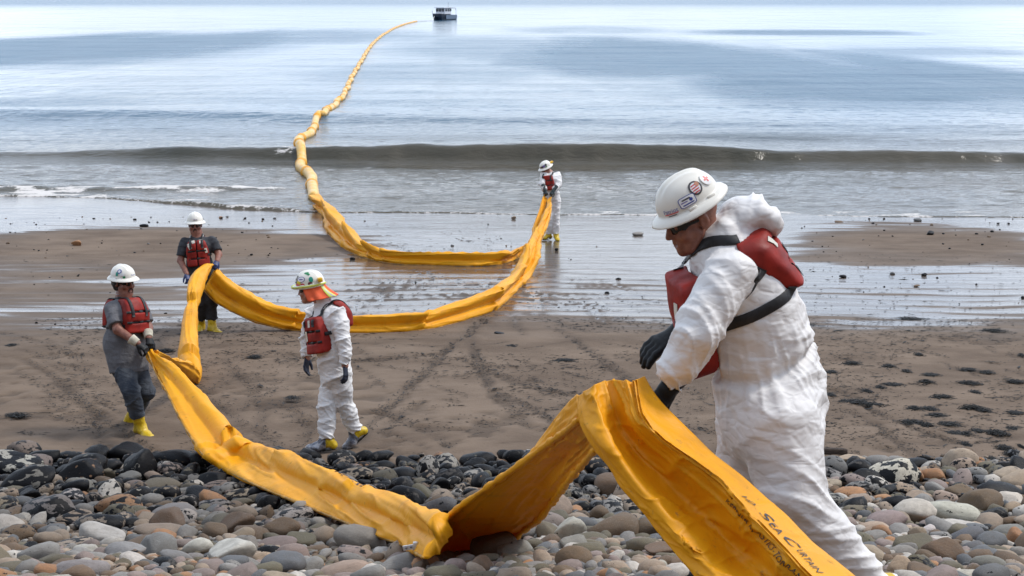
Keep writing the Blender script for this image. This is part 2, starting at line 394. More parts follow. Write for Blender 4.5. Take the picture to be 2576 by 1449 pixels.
for nm, col in dict(st_blue=(.03, .06, .30), st_red=(.62, .05, .06), st_dark=(.05, .045, .045), st_green=(.02, .22, .08), st_teal=(.02, .30, .22), st_yellow=(.75, .60, .03),
                    st_white=(.78, .78, .78), st_pink=(.75, .10, .18), st_maroon=(.16, .03, .04), st_violet=(.16, .12, .34), st_skin=(.55, .25, .15), lamp_yellow=(.75, .42, .01)).items():
    M[nm] = simple(nm, col, .4, .08, 30, .05)
M['hull'] = simple('hull_navy', (.012, .018, .032), .35); M['hull_side'] = simple('hull_blue_grey', (.10, .14, .20), .4)
M['cabin'] = simple('cabin_paint', (.62, .63, .66), .45); M['window'] = simple('window_dark', (.012, .014, .02), .15, bump=0); M['rail'] = simple('rail_metal', (.25, .25, .29), .4, Metallic=.5)
M['rope'] = simple('white_rope', (.65, .65, .62), .8)

def rock_material(name, stuff):
    b = NB(name)
    if stuff:
        a = b.attr('stone'); col, tar = a.outputs['Color'], a.outputs['Alpha']; c = b.coord((5., 5., 5.))
    else:
        oi = b.n("ShaderNodeObjectInfo"); col, tar = oi.outputs['Color'], oi.outputs['Alpha']; c = b.coord((.5, .5, .5), rnd=True)
    f1 = b.noise(c, 5, 6, .6); f2 = b.noise(c, 40, 4, .6); blot = b.noise(c, 4.2, 4, .55, .3); spk = b.noise(c, 20, 2, .5)
    base = b.mix(b.ramp(f1, .3, .7), b.mix(.35, col, (.10, .085, .07)), col)
    base = b.mix(b.math('MULTIPLY', b.ramp(f2, .5, .7), .35), base, b.mix(.5, col, (.40, .37, .33)))
    vein = b.ramp(b.math('ABSOLUTE', b.math('SUBTRACT', b.noise(c, 3.2, 3, .5, 1.5), .5)), .0, .012)
    base = b.mix(b.math('MULTIPLY', b.math('SUBTRACT', 1., vein), .3), base, (.10, .085, .07))
    # tar: large runs that grow with the amount, and separate splashes
    th = b.math('SUBTRACT', .70, b.math('MULTIPLY', tar, .40))
    big = b.ramp(b.math('SUBTRACT', blot, th), -.008, .008)
    sp = b.ramp(b.math('SUBTRACT', spk, b.math('SUBTRACT', .78, b.math('MULTIPLY', b.math('POWER', tar, .5), .17))), -.008, .008)
    on = b.math('MULTIPLY', b.math('MAXIMUM', big, sp), b.ramp(tar, .005, .05))
    b.set(Base_Color=b.mix(on, base, (.005, .005, .006)), Roughness=b.ramp(on, 0, 1, .75, .42)); b.set(**{'Specular_IOR_Level': b.ramp(on, 0, 1, .35, .14)})
    b.set(Normal=b.bump(b.math('ADD', b.math('MULTIPLY', f2, .5), b.math('ADD', b.math('MULTIPLY', on, .7), b.math('MULTIPLY', b.noise(c, 12, 5, .65), .8))), .6, .009))
    return b.m
M['rock'] = rock_material('cobble_stone', False); M['rock_stuff'] = rock_material('cobble_stone_mass', True)
M['kelp'] = simple('kelp', (.009, .009, .008), .6, .5, 20, .5, 40, Specular_IOR_Level=.2)

# ---------------------------------------------------------------- ground profile
def gz(X, Y):                                    # height of the beach
    X = np.asarray(X, float); Y = np.asarray(Y, float)
    sandz = 2.15 - .0561 * Y + .17 * sstep(-6., -13., X) * np.exp(-((Y - 41.5) / 5.) ** 2) - .06 * sstep(10, 22, X) * np.exp(-((Y - 38) / 4.) ** 2)
    sandz = np.where(Y > 46, sandz.clip(-6, None) - 0 * Y, sandz)
    sandz = np.maximum(sandz, -4.0)
    edge = 13.25 + .18 * np.sin(X * 1.3) + .12 * np.sin(X * 2.9 + 1)
    t = np.maximum(edge - Y, 0)
    berm = np.interp(t, [0, .3, 3.2, 5.2, 6.8, 7.8, 10.5, 14, 40], [0, .03, .44, .86, 1.29, 1.55, 1.92, 2.1, 2.4])
    shade_bluff = 17 * sstep(-4, -17, Y) + 5 * sstep(-16, -36, Y)  # unseen rise behind the camera, added to shade the sides facing it
    return sandz + berm + shade_bluff
def ground_hit(px, py, lift=0.0, tmin=4., tmax=90.):
    d = ray(px, py); t = np.linspace(tmin, tmax, 4000); p = CAM + t[:, None] * d
    g = p[:, 2] - gz(p[:, 0], p[:, 1]) - lift; k = np.argmax(g < 0)
    if not (g < 0).any(): return t[-1], p[-1]
    if k == 0: return t[0], p[0]
    tt = t[k - 1] + (t[k] - t[k - 1]) * g[k - 1] / (g[k - 1] - g[k]); return tt, CAM + tt * d
def zc_ground(px, py, lift=0.0): return ground_hit(px, py, lift)[0]

# ---------------------------------------------------------------- sand
def axis(dense_lo, dense_hi, step, lo, hi, g=1.25):
    a = list(np.arange(dense_lo, dense_hi + 1e-6, step)); s = step
    while a[-1] < hi: s *= g; a.append(a[-1] + s)
    s = step
    while a[0] > lo: s *= g; a.insert(0, a[0] - s)
    return np.array(a)
gx = axis(-19, 20, .075, -400, 400); gy = axis(12.6, 43, .06, -40, 700)
X, Y = np.meshgrid(gx, gy); Z = gz(X, Y)
ins = (X > -21) & (X < 22) & (Y > 11) & (Y < 46)
ph = Y + .9 * n2(X, Y, .12, .2, 3, 3.) + .25 * n2(X, Y, .5, .9, 2, 8.)
wetzone = sstep(17.6, 23.0, Y + 1.3 * n2(X, Y, .10, .25, 3, 5.) + .7 * n2(X, Y, .4, 1.2, 3, 6.))
def blob(px, py, rx, ry, s=.6):                 # soft patch on the beach around a point of the photograph
    t, p = ground_hit(px, py); _, p2 = ground_hit(px, py - ry); _, p3 = ground_hit(px, py + ry)
    hx = rx / FPX * t; d = np.sqrt(((X - p[0]) / hx) ** 2 + np.where(Y > p[1], (Y - p[1]) / (p2[1] - p[1]), (Y - p[1]) / (p[1] - p3[1])) ** 2)
    return sstep(1 + s, 1 - s, d + .55 * n2(X, Y, .22, .8, 4, px * .01))
dryp = np.maximum.reduce([blob(420, 625, 420, 48), blob(150, 640, 330, 40) * .8, blob(2330, 610, 300, 40), blob(2230, 650, 260, 26) * .8, blob(2560, 640, 150, 34) * .7, blob(60, 720, 200, 22) * .5, blob(300, 690, 200, 16) * .6])
rip = np.sin(ph * 2 * math.pi / .62 + 2 * n2(X, Y, .3, .3, 2, 1.))
wet = wetzone * (1 - .80 * dryp) * (1 - .28 * sstep(-.1, .9, rip) * sstep(30, 24, Y)) 
wet = np.clip(wet * (.92 + .25 * n2(X, Y, .5, 1.6, 4, 2.)), 0, 1)
wet -= .10 * blob(1080, 745, 300, 55) * sstep(-.4, .5, n2(X + .5 * Y, Y, 1.1, .35, 3, 77.)) + .12 * blob(1500, 730, 260, 60) * sstep(-.1, .4, n2(X, Y, .5, 2.2, 3, 78.)); wet = np.clip(wet, 0, 1)
wet *= 1 - .48 * sstep(-2.5, -7.5, X + 1.2 * n2(X, Y, .2, .8, 3, 91.)) * sstep(37, 34, Y) * sstep(-.35, .25, n2(X, Y, .12, 1.1, 4, 92.))
wet = np.where(Y > 36.5, np.maximum(wet, .9 * (1 - .5 * dryp)), wet)
hh = .0055 * rip * wetzone * sstep(33, 24, Y) + .006 * n2(X, Y, .8, 1.4, 3, 4.) + .02 * n2(X, Y, .25, .3, 2, 9.) + .0020 * n2(X, Y, 1.2, 5., 3, 6.) * wetzone
dryz = 1 - wetzone
fp = n2(X, Y, 3.2, 3.8, 3, 12.); hh += dryz * (-.028 * sstep(.12, .5, fp) * sstep(-.15, .3, n2(X, Y, .35, .5, 2, 15.)) + .006 * n2(X, Y, 5., 6., 2, 16.))
dark = sstep(13.3, 12.9, Y) * .95 + dryz * .55 * sstep(.16, .45, fp) * sstep(-.15, .3, n2(X, Y, .35, .5, 2, 15.))  # ground under the cobbles painted dark so the gaps look deep and shaded
TRACKS = []
def groove(pts, width, depth, dk=.6):
    global hh, dark, wet
    q = np.array([ground_hit(*p)[1][:2] for p in pts]); q = cr_spline(q, 24) if len(q) > 2 else cr_spline(q, 8)
    x0, y0 = q.min(0) - .8; x1, y1 = q.max(0) + .8
    ix = slice(*np.searchsorted(gx, [x0, x1])); iy = slice(*np.searchsorted(gy, [y0, y1]))
    xs, ys = X[iy, ix], Y[iy, ix]
    if xs.size == 0: return
    xs2 = xs + .08 * n2(xs, ys, 1.5, 1.5, 2, 20.); d = np.full(xs.shape, 9.)
    for a, b in zip(q[:-1], q[1:]):
        ab = b - a; t = np.clip(((xs2 - a[0]) * ab[0] + (ys - a[1]) * ab[1]) / (ab @ ab + 1e-9), 0, 1)
        d = np.minimum(d, np.hypot(xs2 - a[0] - t * ab[0], ys - a[1] - t * ab[1]))
    br = .6 + .5 * n2(xs, ys, 2.2, 2.2, 3, 21.)
    g = np.exp(-(d / width) ** 2) * br; wz = wetzone[iy, ix]; wet[iy, ix] = np.maximum(wet[iy, ix] * (1 - .22 * np.exp(-((d - 1.8 * width) / (.8 * width)) ** 2) * np.clip(br, 0, 1)), wz * 1.0 * (g > .62)); depth = depth * (1 - .6 * wz); lip = np.exp(-((d - 1.7 * width) / (width * .7)) ** 2) * br
    hh[iy, ix] += -depth * g + depth * .45 * lip; dark[iy, ix] = np.maximum(dark[iy, ix], np.clip(dk * (np.clip(g, 0, 1) * (1 - wz) + wz * lip), 0, 1)); TRACKS.append(pts)
rg = random.Random(5)
for k in range(46):                              # fan of drag marks between the two strands of the boom
    x0 = rg.uniform(880, 1330); y0 = rg.uniform(672, 720); dx = rg.uniform(-30, 170) if k % 3 else rg.uniform(-220, 20); ln = rg.uniform(.4, 1.)
    groove([(x0, y0), (x0 + dx * .5 * ln, y0 + 38 * ln), (x0 + dx * ln, y0 + 80 * ln)], rg.uniform(.035, .07), rg.uniform(.012, .026), .9)
for k in range(26):
    x0 = rg.uniform(1150, 1560); y0 = rg.uniform(690, 800); groove([(x0, y0), (x0 + rg.uniform(40, 160), y0 + rg.uniform(20, 70))], .045, .014, .8)
for k in range(22):                              # marks that sweep along the boom
    y0 = rg.uniform(560, 640); x0 = rg.uniform(880, 1180); groove([(x0, y0), (x0 + 60, y0 + 22), (x0 + 130, y0 + rg.uniform(20, 50))], .045, .012, .8)
for pts in ([(1240, 790), (1130, 880), (1010, 990), (940, 1040)], [(1225, 795), (1100, 900), (1010, 985)], [(1010, 990), (935, 1060), (880, 1120)], [(700, 900), (900, 905), (1100, 890)],
            [(930, 1030), (1050, 1080), (1130, 1130)], [(960, 1100), (1000, 1040), (1060, 1010)], [(560, 900), (640, 1000), (660, 1090)], [(520, 1000), (600, 1060), (700, 1120)],
            [(1190, 850), (1210, 950), (1330, 1080)], [(1240, 980), (1370, 1050), (1420, 1130)], [(1150, 900), (1290, 960), (1480, 1000)], [(130, 960), (280, 1070), (420, 1150)],
            [(60, 900), (200, 1000), (250, 1100)], [(1400, 830), (1500, 900), (1580, 960)], [(2100, 980), (2250, 1060), (2420, 1120)], [(2120, 1030), (2240, 1100), (2320, 1150)], [(700, 1010), (760, 1060), (770, 1120)]):
    groove(pts, .045, .030, .95); groove([(x + rg.uniform(8, 18), y + rg.uniform(-4, 4)) for x, y in pts], .03, .02, .8)
for k in range(230):
    x0 = rg.uniform(-50, 2560); y0 = rg.uniform(820, 1150); a = rg.gauss(.25, .6); ln = rg.uniform(20, 120)
    groove([(x0, y0), (x0 + ln * .5, y0 + ln * .22 * a + rg.uniform(-4, 4)), (x0 + ln, y0 + ln * .5 * a)], .030, .016, .8)
Z = Z + np.where(ins, hh, 0)
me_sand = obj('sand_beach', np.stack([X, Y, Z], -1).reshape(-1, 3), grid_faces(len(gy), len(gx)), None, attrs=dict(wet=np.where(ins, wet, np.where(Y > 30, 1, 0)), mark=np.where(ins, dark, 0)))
tag(me_sand, kind='structure')
b = NB('beach_sand'); c = b.coord(); wt = b.attr('wet').outputs['Fac']; mk = b.attr('mark').outputs['Fac']
g1 = b.noise(b.coord((.6, 1., 1)), 1.3, 6, .6); g2 = b.noise(b.coord((3, 9, 1), (0, 0, .25)), 3.0, 5, .65, .6); g3 = b.noise(c, 140, 2)
streak = b.ramp(g2, .63, .72); fld = b.ramp(b.noise(b.coord((.25, .5, 1)), 1.6, 3), .42, .62)
dry = b.mix(b.ramp(g1, .3, .7), (.122, .087, .062), (.200, .148, .108))
dry = b.mix(b.math('MULTIPLY', b.math('MULTIPLY', streak, fld), .62), dry, (.030, .024, .020))
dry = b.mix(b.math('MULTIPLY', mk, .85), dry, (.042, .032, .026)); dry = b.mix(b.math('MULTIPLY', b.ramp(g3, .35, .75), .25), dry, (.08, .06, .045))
wv = b.noise(b.coord((.35, 1.6, 1)), 1.5, 6, .62, .5); film = b.ramp(b.math('ADD', wt, b.math('MULTIPLY', b.math('SUBTRACT', wv, .5), .9)), .32, .82)
wetc = b.mix(b.ramp(g1, .3, .7), (.085, .066, .052), (.125, .10, .082)); wetc = b.mix(b.math('MULTIPLY', mk, .8), wetc, (.02, .016, .013))
col = b.mix(b.ramp(wt, .05, .5), dry, b.mix(film, b.mix(.5, wetc, dry), wetc))
hb = b.math('ADD', b.math('MULTIPLY', b.noise(c, 24, 5, .65), .7), b.math('MULTIPLY', g2, .8))
n1 = b.bump(hb, b.ramp(film, 0, 1, .55, .04), .02); n2_ = b.bump(b.noise(b.coord((.45, 2.2, 1)), 2.6, 5, .6, .7), b.ramp(film, 0, 1, 0., .42), .02, n1)
b.set(Base_Color=col, Roughness=b.ramp(film, 0, 1, .85, .10), Normal=n2_, IOR=1.45); b.set(**{'Specular_IOR_Level': b.ramp(wt, .1, .6, .15, .5)})
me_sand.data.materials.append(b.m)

# ---------------------------------------------------------------- sea
sx = axis(-34, 34, .14, -14000, 14000, 1.22); sy = axis(36.6, 76, .11, 36.5, 16000, 1.07)
X, Y = np.meshgrid(sx, sy)
near = sstep(900, 200, Y) * sstep(400, 100, np.abs(X))
crestY = .10 * n2(X, Y * 0, 1.3, 1, 2, 37.) + np.interp(X, [-30, -17, -12, -8, 0, 8, 18, 30], [53.2, 53.0, 52.6, 52.0, 51.4, 51.2, 50.9, 50.4]) + .22 * n2(X, Y * 0, .35, 1, 3, 31.)
H = np.interp(X, [-40, -24, -17, -12, -7.5, 0, 8, 13, 18, 30], [.04, .07, .14, .32, .52, .55, .48, .38, .30, .24]) * (1 + .22 * n2(X, Y * 0, .5, 1, 3, 30.) + .25 * n2(X, Y * 0, .14, 1, 2, 38.))
d = Y - crestY
wave = H * np.where(d > 0, np.exp(-(d / 2.6) ** 2), np.exp(-(np.abs(d) / .55) ** 2.4))
wave += -.10 * (H / .6) * np.exp(-((d + 1.6) / 1.1) ** 2)
c2 = 69.5 + np.interp(X, [-40, -20, 0, 20, 40], [1.5, .6, -1.5, -4.5, -7.]) + .5 * n2(X, Y * 0, .12, 1, 2, 33.); H2 = np.interp(X, [-40, -24, -12, -2, 6, 14, 40], [.28, .36, .32, .22, .13, .10, .1]); d2 = Y - c2
wave += H2 * np.where(d2 > 0, np.exp(-(d2 / 4.5) ** 2), np.exp(-(np.abs(d2) / 2.2) ** 2))
c3 = 60.0 + .8 * n2(X, Y * 0, .1, 1, 2, 35.) - .05 * X; wave += .10 * sstep(-2, 8, X) * np.exp(-((Y - c3) / 1.3) ** 2)
shore = sstep(37.5, 42, Y)
chop = .020 * n2(X, Y, .9, 2.2, 3, 40.) + .012 * n2(X, Y, 2.6, 5.5, 2, 41.)
fr = sstep(51, 49.0, Y); chop = chop * (1 + .7 * fr)
far = .05 * n2(X, Y, .05, .22, 3, 42.) * sstep(52, 75, Y)
bore = .10 * sstep(-5., -9., X) * np.exp(-((Y - (43.6 + .5 * n2(X, Y * 0, .3, 1, 3, 44.))) / .35) ** 2)
Zs = np.where(near > 0, near * ((wave + far) * shore + chop * sstep(38, 40.5, Y) + bore), 0)
edgeY = np.interp(X, [-30, -14, -9, -5, 0, 10, 30], [42.4, 42.2, 40.6, 38.8, 38.4, 37.8, 37.2]) + .35 * n2(X, Y * 0, .45, 1, 3, 46.) + .15 * n2(X, Y * 0, 1.6, 1, 3, 47.)
Zg = gz(X, Y)
Zs = np.where(Y < edgeY + 3, np.where(Y < edgeY, Zg - .05 - .1 * (edgeY - Y), np.maximum(Zs, Zg + .012 + .006 * np.clip(Y - edgeY, 0, 2))), Zs)
e = Y - edgeY
fb = n2(X, Y, 1.2, 2.6, 4, 50.)
foam = np.exp(-((e - .10) / .12) ** 2) * np.where(X < -5, .62, .50 + .3 * n2(X, Y * 0, .35, 1, 2, 57.)) + sstep(-.05, .45, fb) * np.exp(-((e - .7) / .7) ** 2) * np.interp(X, [-9, -5, 0, 2, 4, 20], [.85, .3, .18, .72, .82, .85])
foam += sstep(-4.5, -8, X) * sstep(-.5, .35, fb) * np.exp(-((Y - 43.5 - .3 * n2(X, Y * 0, .4, 1, 2, 58.)) / .70) ** 2) * .95
foam += .42 * sstep(.2, .6, fb) * np.exp(-((Y - 46) / 2.5) ** 2) * sstep(0, -12, X)
foam += .9 * np.exp(-((X + 8.2) / .9) ** 2) * np.exp(-((d + .1) / .5) ** 2) * sstep(-.3, .3, n2(X, Y, 2.5, 4, 3, 52.))
foam += .22 * sstep(.1, .6, n2(X, Y, 1.5, 3, 3, 53.)) * np.exp(-((d + .75) / .3) ** 2)
murk = sstep(75, 47, Y) * .9 + .1 * sstep(130, 60, Y)
def spatch(px, py, rx, ry):                      # a patch of ruffled water around a point of the photograph
    def hit(y): r = ray(px, y); t = -CAM[2] / r[2]; return t, CAM + t * r
    t, p = hit(py); _, pa = hit(py - ry); _, pb = hit(py + ry)
    dd = np.sqrt(((X - p[0]) / (rx / FPX * t)) ** 2 + np.where(Y > p[1], (Y - p[1]) / (pa[1] - p[1]), (Y - p[1]) / (p[1] - pb[1])) ** 2)
    return sstep(1.40, .60, dd + .30 * fbm(np.stack([X / (t * .05), Y / (t * .25), np.full(X.shape, px * .1)], -1), 3))
ruff = np.maximum.reduce([spatch(300, 125, 330, 48), spatch(80, 110, 200, 30), spatch(700, 95, 330, 20) * .7, spatch(1250, 120, 260, 30) * .6, spatch(1700, 150, 420, 55), spatch(2150, 215, 480, 60), spatch(2480, 200, 260, 70), spatch(2000, 82, 300, 7),
    spatch(1950, 345, 330, 10) * .8, spatch(1500, 75, 200, 10) * .5, spatch(60, 260, 260, 18) * .45, spatch(1100, 185, 260, 25) * .35, spatch(2380, 130, 250, 12) * .6])
ruff = np.maximum(ruff, sstep(430, 1100, Y) * .8)
sea = obj('sea_water', np.stack([X, Y, Zs], -1).reshape(-1, 3), grid_faces(len(sy), len(sx)), None, attrs=dict(foam=np.clip(foam, 0, 1), murk=murk, ruff=ruff))
tag(sea, kind='structure')
b = NB('sea_surface'); fo = b.attr('foam').outputs['Fac']; mu = b.attr('murk').outputs['Fac']; ru = b.attr('ruff').outputs['Fac']
sk = b.ramp(b.noise(b.coord((.045, .26, 1)), 1.0, 5, .62, .5), .44, .70); ru = b.math('ADD', b.math('MULTIPLY', ru, .9), b.math('MULTIPLY', sk, .28))
cl = b.noise(b.coord((.5, .9, 1)), .35, 4)
deep = b.mix(b.ramp(cl, .3, .7), (.016, .085, .155), (.030, .110, .180)); shal = b.mix(b.ramp(cl, .3, .7), (.050, .043, .024), (.085, .070, .046))
colw = b.mix(mu, deep, shal)
br = b.noise(b.coord((1.6, 3.2, 1)), 5.0, 5, .7, .4); fm = b.ramp(b.math('ADD', fo, b.math('MULTIPLY', b.math('SUBTRACT', br, .5), 2.0)), .42, .80)
w_s = b.noise(b.coord((1., 2.6, 1)), 2.6, 4, .6, .4); w_m = b.noise(b.coord((.28, 1., 1)), .95, 4, .55, .3); w_l = b.noise(b.coord((.05, .28, 1)), .8, 3, .5)
st = b.math('ADD', .16, b.math('MULTIPLY', ru, .55)); st = b.math('ADD', st, b.math('MULTIPLY', mu, .10))
w_x = b.noise(b.coord((.50, .22, 1), (0, 0, .12)), 1.0, 3, .6, .4); w_y = b.noise(b.coord((.16, .045, 1), (0, 0, -.08)), 1.0, 3, .6, .3)
nn = b.bump(w_y, b.ramp(mu, .25, 0, 0, .55), .9); nn = b.bump(w_x, b.ramp(mu, .9, 0, .12, .60), .34, nn); nn = b.bump(w_l, .5, .25, nn); nn = b.bump(w_m, b.math('ADD', .24, b.math('MULTIPLY', ru, .60)), .16, nn); nn = b.bump(w_s, st, .12, nn)
b.set(Base_Color=b.mix(fm, colw, (.62, .59, .56)), Roughness=b.math('ADD', b.math('ADD', .07, b.math('MULTIPLY', ru, .24)), b.math('MULTIPLY', fm, .6)), Normal=nn, IOR=1.333)
sea.data.materials.append(b.m)
# ---------------------------------------------------------------- cobble bank
def rock_variant(seed, sub=3):
    bm = bmesh.new(); bmesh.ops.create_icosphere(bm, subdivisions=sub, radius=1)
    V = np.array([v.co[:] for v in bm.verts]); F = np.array([[v.index for v in f.verts] for f in bm.faces]); bm.free()
    r = np.random.default_rng(seed); kind = seed % 5
    q = V / (np.abs(V) ** 2.6).sum(1)[:, None] ** (1 / 2.6) * .93 if kind in (1, 3) else V.copy()
    for _ in range([3, 4, 8, 4, 6][kind]):       # worn flats
        nrm = unit(r.normal(size=3)); cut = r.uniform(.50, .82) if kind != 2 else r.uniform(.40, .66)
        s = q @ nrm - cut; q = q - nrm * (np.where(s > 0, s, 0) * r.uniform(.6, .92))[:, None]
    q *= (1 + .17 * fbm(q * 1.1 + seed * 7.1, 2) + .065 * fbm(q * 3.0 + seed, 3))[:, None]
    lo, hi = q.min(0), q.max(0); q = (q - (lo + hi) / 2) / ((hi - lo) / 2)
    return q, F, ['rounded', 'blunt', 'angular', 'blocky', 'worn'][kind]
NV = 20
VAR = [rock_variant(s) for s in range(NV)]; VAR2 = [rock_variant(s, 2) for s in range(NV)]
VME = [mesh_np('cobble_stone', v, f, M['rock']) for v, f, _ in VAR]
COL = dict(g=(.24, .225, .205), t=(.35, .265, .19), o=(.14, .118, .075), b=(.15, .095, .055), k=(.04, .038, .037), p=(.25, .19, .165), r=(.38, .19, .085), w=(.50, .455, .395), s=(.125, .13, .135))
CNAME = dict(g='grey', t='tan', o='olive', b='brown', k='blackened', p='pinkish grey', r='orange', w='pale', s='slate grey')
Z7 = """120 310 480 230 w .6;230 420 440 200 g .7;680 290 220 140 t .5;500 300 130 40 k 1;1130 310 260 240 g .78;1400 260 420 150 b .85;1330 330 150 110 w .5;850 385 200 100 o .3;830 430 140 70 b .1;1040 400 190 80 g 0;
1235 400 160 90 t 0;640 460 230 110 g .15;890 490 210 140 o .7;1300 470 310 90 o .1;1080 460 150 60 p .2;1540 490 170 80 o 0;1340 540 230 140 t .75;1100 540 230 120 w .75;1720 420 240 110 k .9;1750 470 240 70 p .5;
1640 545 300 100 k .95;1900 550 250 80 t .6;560 560 250 110 w .6;760 590 140 130 p .5;390 660 420 210 g .5;100 660 130 100 t .5;90 540 120 90 t .3;240 540 160 90 k .8;880 585 110 60 o 0;620 740 340 120 t .6;
790 770 410 160 t .65;1500 600 210 120 g .7;1730 620 270 90 g .5;1930 610 200 60 o .1;2060 580 140 70 o 0;2160 610 190 130 k .8;2310 610 110 90 w .5;1280 640 220 70 b .1;1280 680 220 90 g .7;1110 690 170 110 o .1;
1220 740 130 90 b 0;1480 730 220 140 w .3;1740 750 240 120 g .05;2370 720 340 140 w .4;2150 700 120 130 b .2;1990 670 200 50 o 0;1730 840 200 140 b 0;1590 840 100 70 b 0;1180 790 200 60 t .2;1090 840 150 60 p .4;
900 865 230 80 g .2;330 810 150 60 b 0;60 770 130 90 b .1;150 860 260 130 b .3;680 860 200 80 b .1;1260 950 320 200 g 0;1500 940 240 90 p 0;1930 880 240 120 t .05;1960 940 230 120 g .1;2230 930 320 90 p 0;
2420 910 240 130 o 0;40 940 130 100 t .2;240 980 170 100 k .9;560 950 380 70 t .4;690 1000 220 110 w .1;880 930 120 60 p .05;970 1010 150 80 o 0;850 1010 110 70 b 0;1070 1070 220 90 w 0;980 1110 150 90 o 0;
650 1140 440 170 g .02;420 1160 280 120 r 0;1420 1040 280 100 g 0;1870 1020 230 130 o 0;2360 1020 260 150 p 0;2100 1060 260 100 t .05;2120 1150 300 120 o 0;2490 1120 230 130 g 0;1280 1165 130 80 s 0;1630 1180 200 80 p 0;
1200 1110 160 70 s 0;1560 1040 150 50 g 0;1740 1110 130 70 g 0;2320 1110 120 70 p 0"""
Z8 = """740 830 310 160 w .5;510 800 180 110 k .7;340 770 130 60 k .8;480 745 160 60 t 0;340 830 140 80 g .4;530 860 250 90 k .85;780 920 220 70 t .5;960 835 150 80 r .05;1060 810 100 60 o 0;860 765 160 50 k .9;
1150 780 150 90 t .4;1240 760 80 60 r .4;1220 830 140 90 g .3;1420 835 190 90 t .1;1400 785 130 50 k .7;1360 930 310 100 k .85;340 890 140 60 t .2;460 940 190 60 r .1;370 930 90 50 b 0;350 990 160 80 g .4;
530 985 140 60 t .1;660 975 130 40 r 0;740 1010 160 90 k .95;880 970 150 70 t 0;1040 970 150 80 t .3;1120 930 170 60 b .1;1220 980 130 60 g .1;1100 1060 340 120 w .15;520 1055 210 80 o .3;690 1110 250 100 p .05;
590 1160 210 70 t 0;870 1190 110 90 t .15;930 1170 100 60 w 0;1330 1080 160 90 k .6;1420 980 190 70 w .1;1440 1030 120 60 t .05;1150 1150 270 70 w .02;1420 1180 200 90 g 0;1460 1210 120 110 r 0;610 1205 160 50 g 0;
660 1260 150 50 t 0;930 1130 120 50 r 0;1210 1270 120 60 s 0;1010 1245 190 60 w 0;930 1340 150 90 b 0;760 1400 170 140 t 0;1300 1370 210 110 g 0;1380 1330 230 90 t 0;1470 1310 100 90 g 0;1080 1400 150 80 o 0;
770 1300 180 70 g 0;1440 1410 150 80 g 0;740 1340 140 70 b 0;1190 1420 130 80 b 0;640 1330 90 40 g 0"""
Z6 = """70 700 150 70 k .9;230 680 160 70 k .9;370 710 150 170 w .42;490 680 190 110 w .35;220 740 130 70 r .2;80 770 170 90 o .1;190 840 190 140 k .6;520 780 190 120 k .6;450 830 130 100 k .9;330 880 150 110 o 0;
690 690 170 80 k .8;760 720 160 60 k .9;970 640 180 110 k .8;830 750 120 70 k .9;770 770 70 80 o 0;710 790 80 60 b .1;640 810 80 60 t .2;420 950 140 110 b .1;240 900 190 60 g .5;1520 730 220 90 w 0;
1520 650 130 60 k .7;1560 810 150 70 b .2;1420 790 150 60 k .6;1370 900 130 100 g .5;1480 870 120 80 g .4;1690 950 140 110 t .05;1530 1020 140 100 b 0;1250 1060 160 120 o 0;1340 1130 230 160 w .05;1190 1150 160 130 o 0;
1400 1050 150 80 b .2;1500 1090 150 60 g 0;1470 1270 240 110 o 0;1110 1220 120 70 w 0;1220 1240 90 60 t 0;1690 1130 170 80 g 0;1640 1280 110 70 t 0;1750 1230 180 80 s 0;1860 1100 120 80 r 0;1770 1320 150 60 o 0;
1440 1340 120 80 b 0;1240 1290 130 50 w 0;1000 1270 110 50 g 0;730 1380 190 130 b 0;560 1390 160 120 p .05;330 1390 120 100 b 0;160 1340 170 100 p 0;60 1290 130 80 w 0;40 1390 130 60 g 0;1300 1420 170 80 b 0;
1530 1430 140 70 g 0;1020 1400 170 70 g 0;450 1410 100 70 b 0;900 1420 140 60 g 0;1900 1250 180 70 t 0;1950 1380 100 80 w 0"""
rocks = []                                       # x, y, z, sx, sy, sz, colour key, tar, px, py, wpx, hpx
for src, ax, ay, k in ((Z7, 0., 1073.3, .3125), (Z8, 1945.3, 845.2, .41675), (Z6, 939.1, 912.3, .3704)):
    for e in src.replace('\n', '').split(';'):
        q = e.split(); cx, cy, ww, hh_ = [float(v) for v in q[:4]]; cx = ax + cx * k; cy = ay + cy * k; ww *= k * 1.04; hh_ *= k * 1.22
        t, p = ground_hit(cx, min(cy + hh_ * .36, 1475.)); wx = ww / FPX * t; hz = hh_ / FPX * t; dep = (wx * .55 + hz * .45) * random.uniform(.8, 1.1)
        c = P(cx, cy + hh_ * .08, t + dep * .15); rocks.append([*c, wx / 2, dep / 2, hz / 2, q[4], float(q[5]), cx, cy, ww, hh_])
def project(p):
    q = np.asarray(p, float) - CAM; zc = q[..., 1] * _cp - q[..., 2] * _sp; u = q[..., 1] * _sp + q[..., 2] * _cp
    return CX + FPX * q[..., 0] / zc, CY - FPX * u / zc, zc
rr = random.Random(21)
occ = [(r[0], r[1], max(r[3], r[4])) for r in rocks]
cell = {}
def put_cell(x, y, r): cell.setdefault((int(x // .5), int(y // .5)), []).append((x, y, r))
for o_ in occ: put_cell(*o_)
def free(x, y, r, k):
    for i in (-1, 0, 1):
        for j in (-1, 0, 1):
            for (a, b_, c_) in cell.get((int(x // .5) + i, int(y // .5) + j), ()):
                if (a - x) ** 2 + (b_ - y) ** 2 < (k * (r + c_)) ** 2: return False
    return True
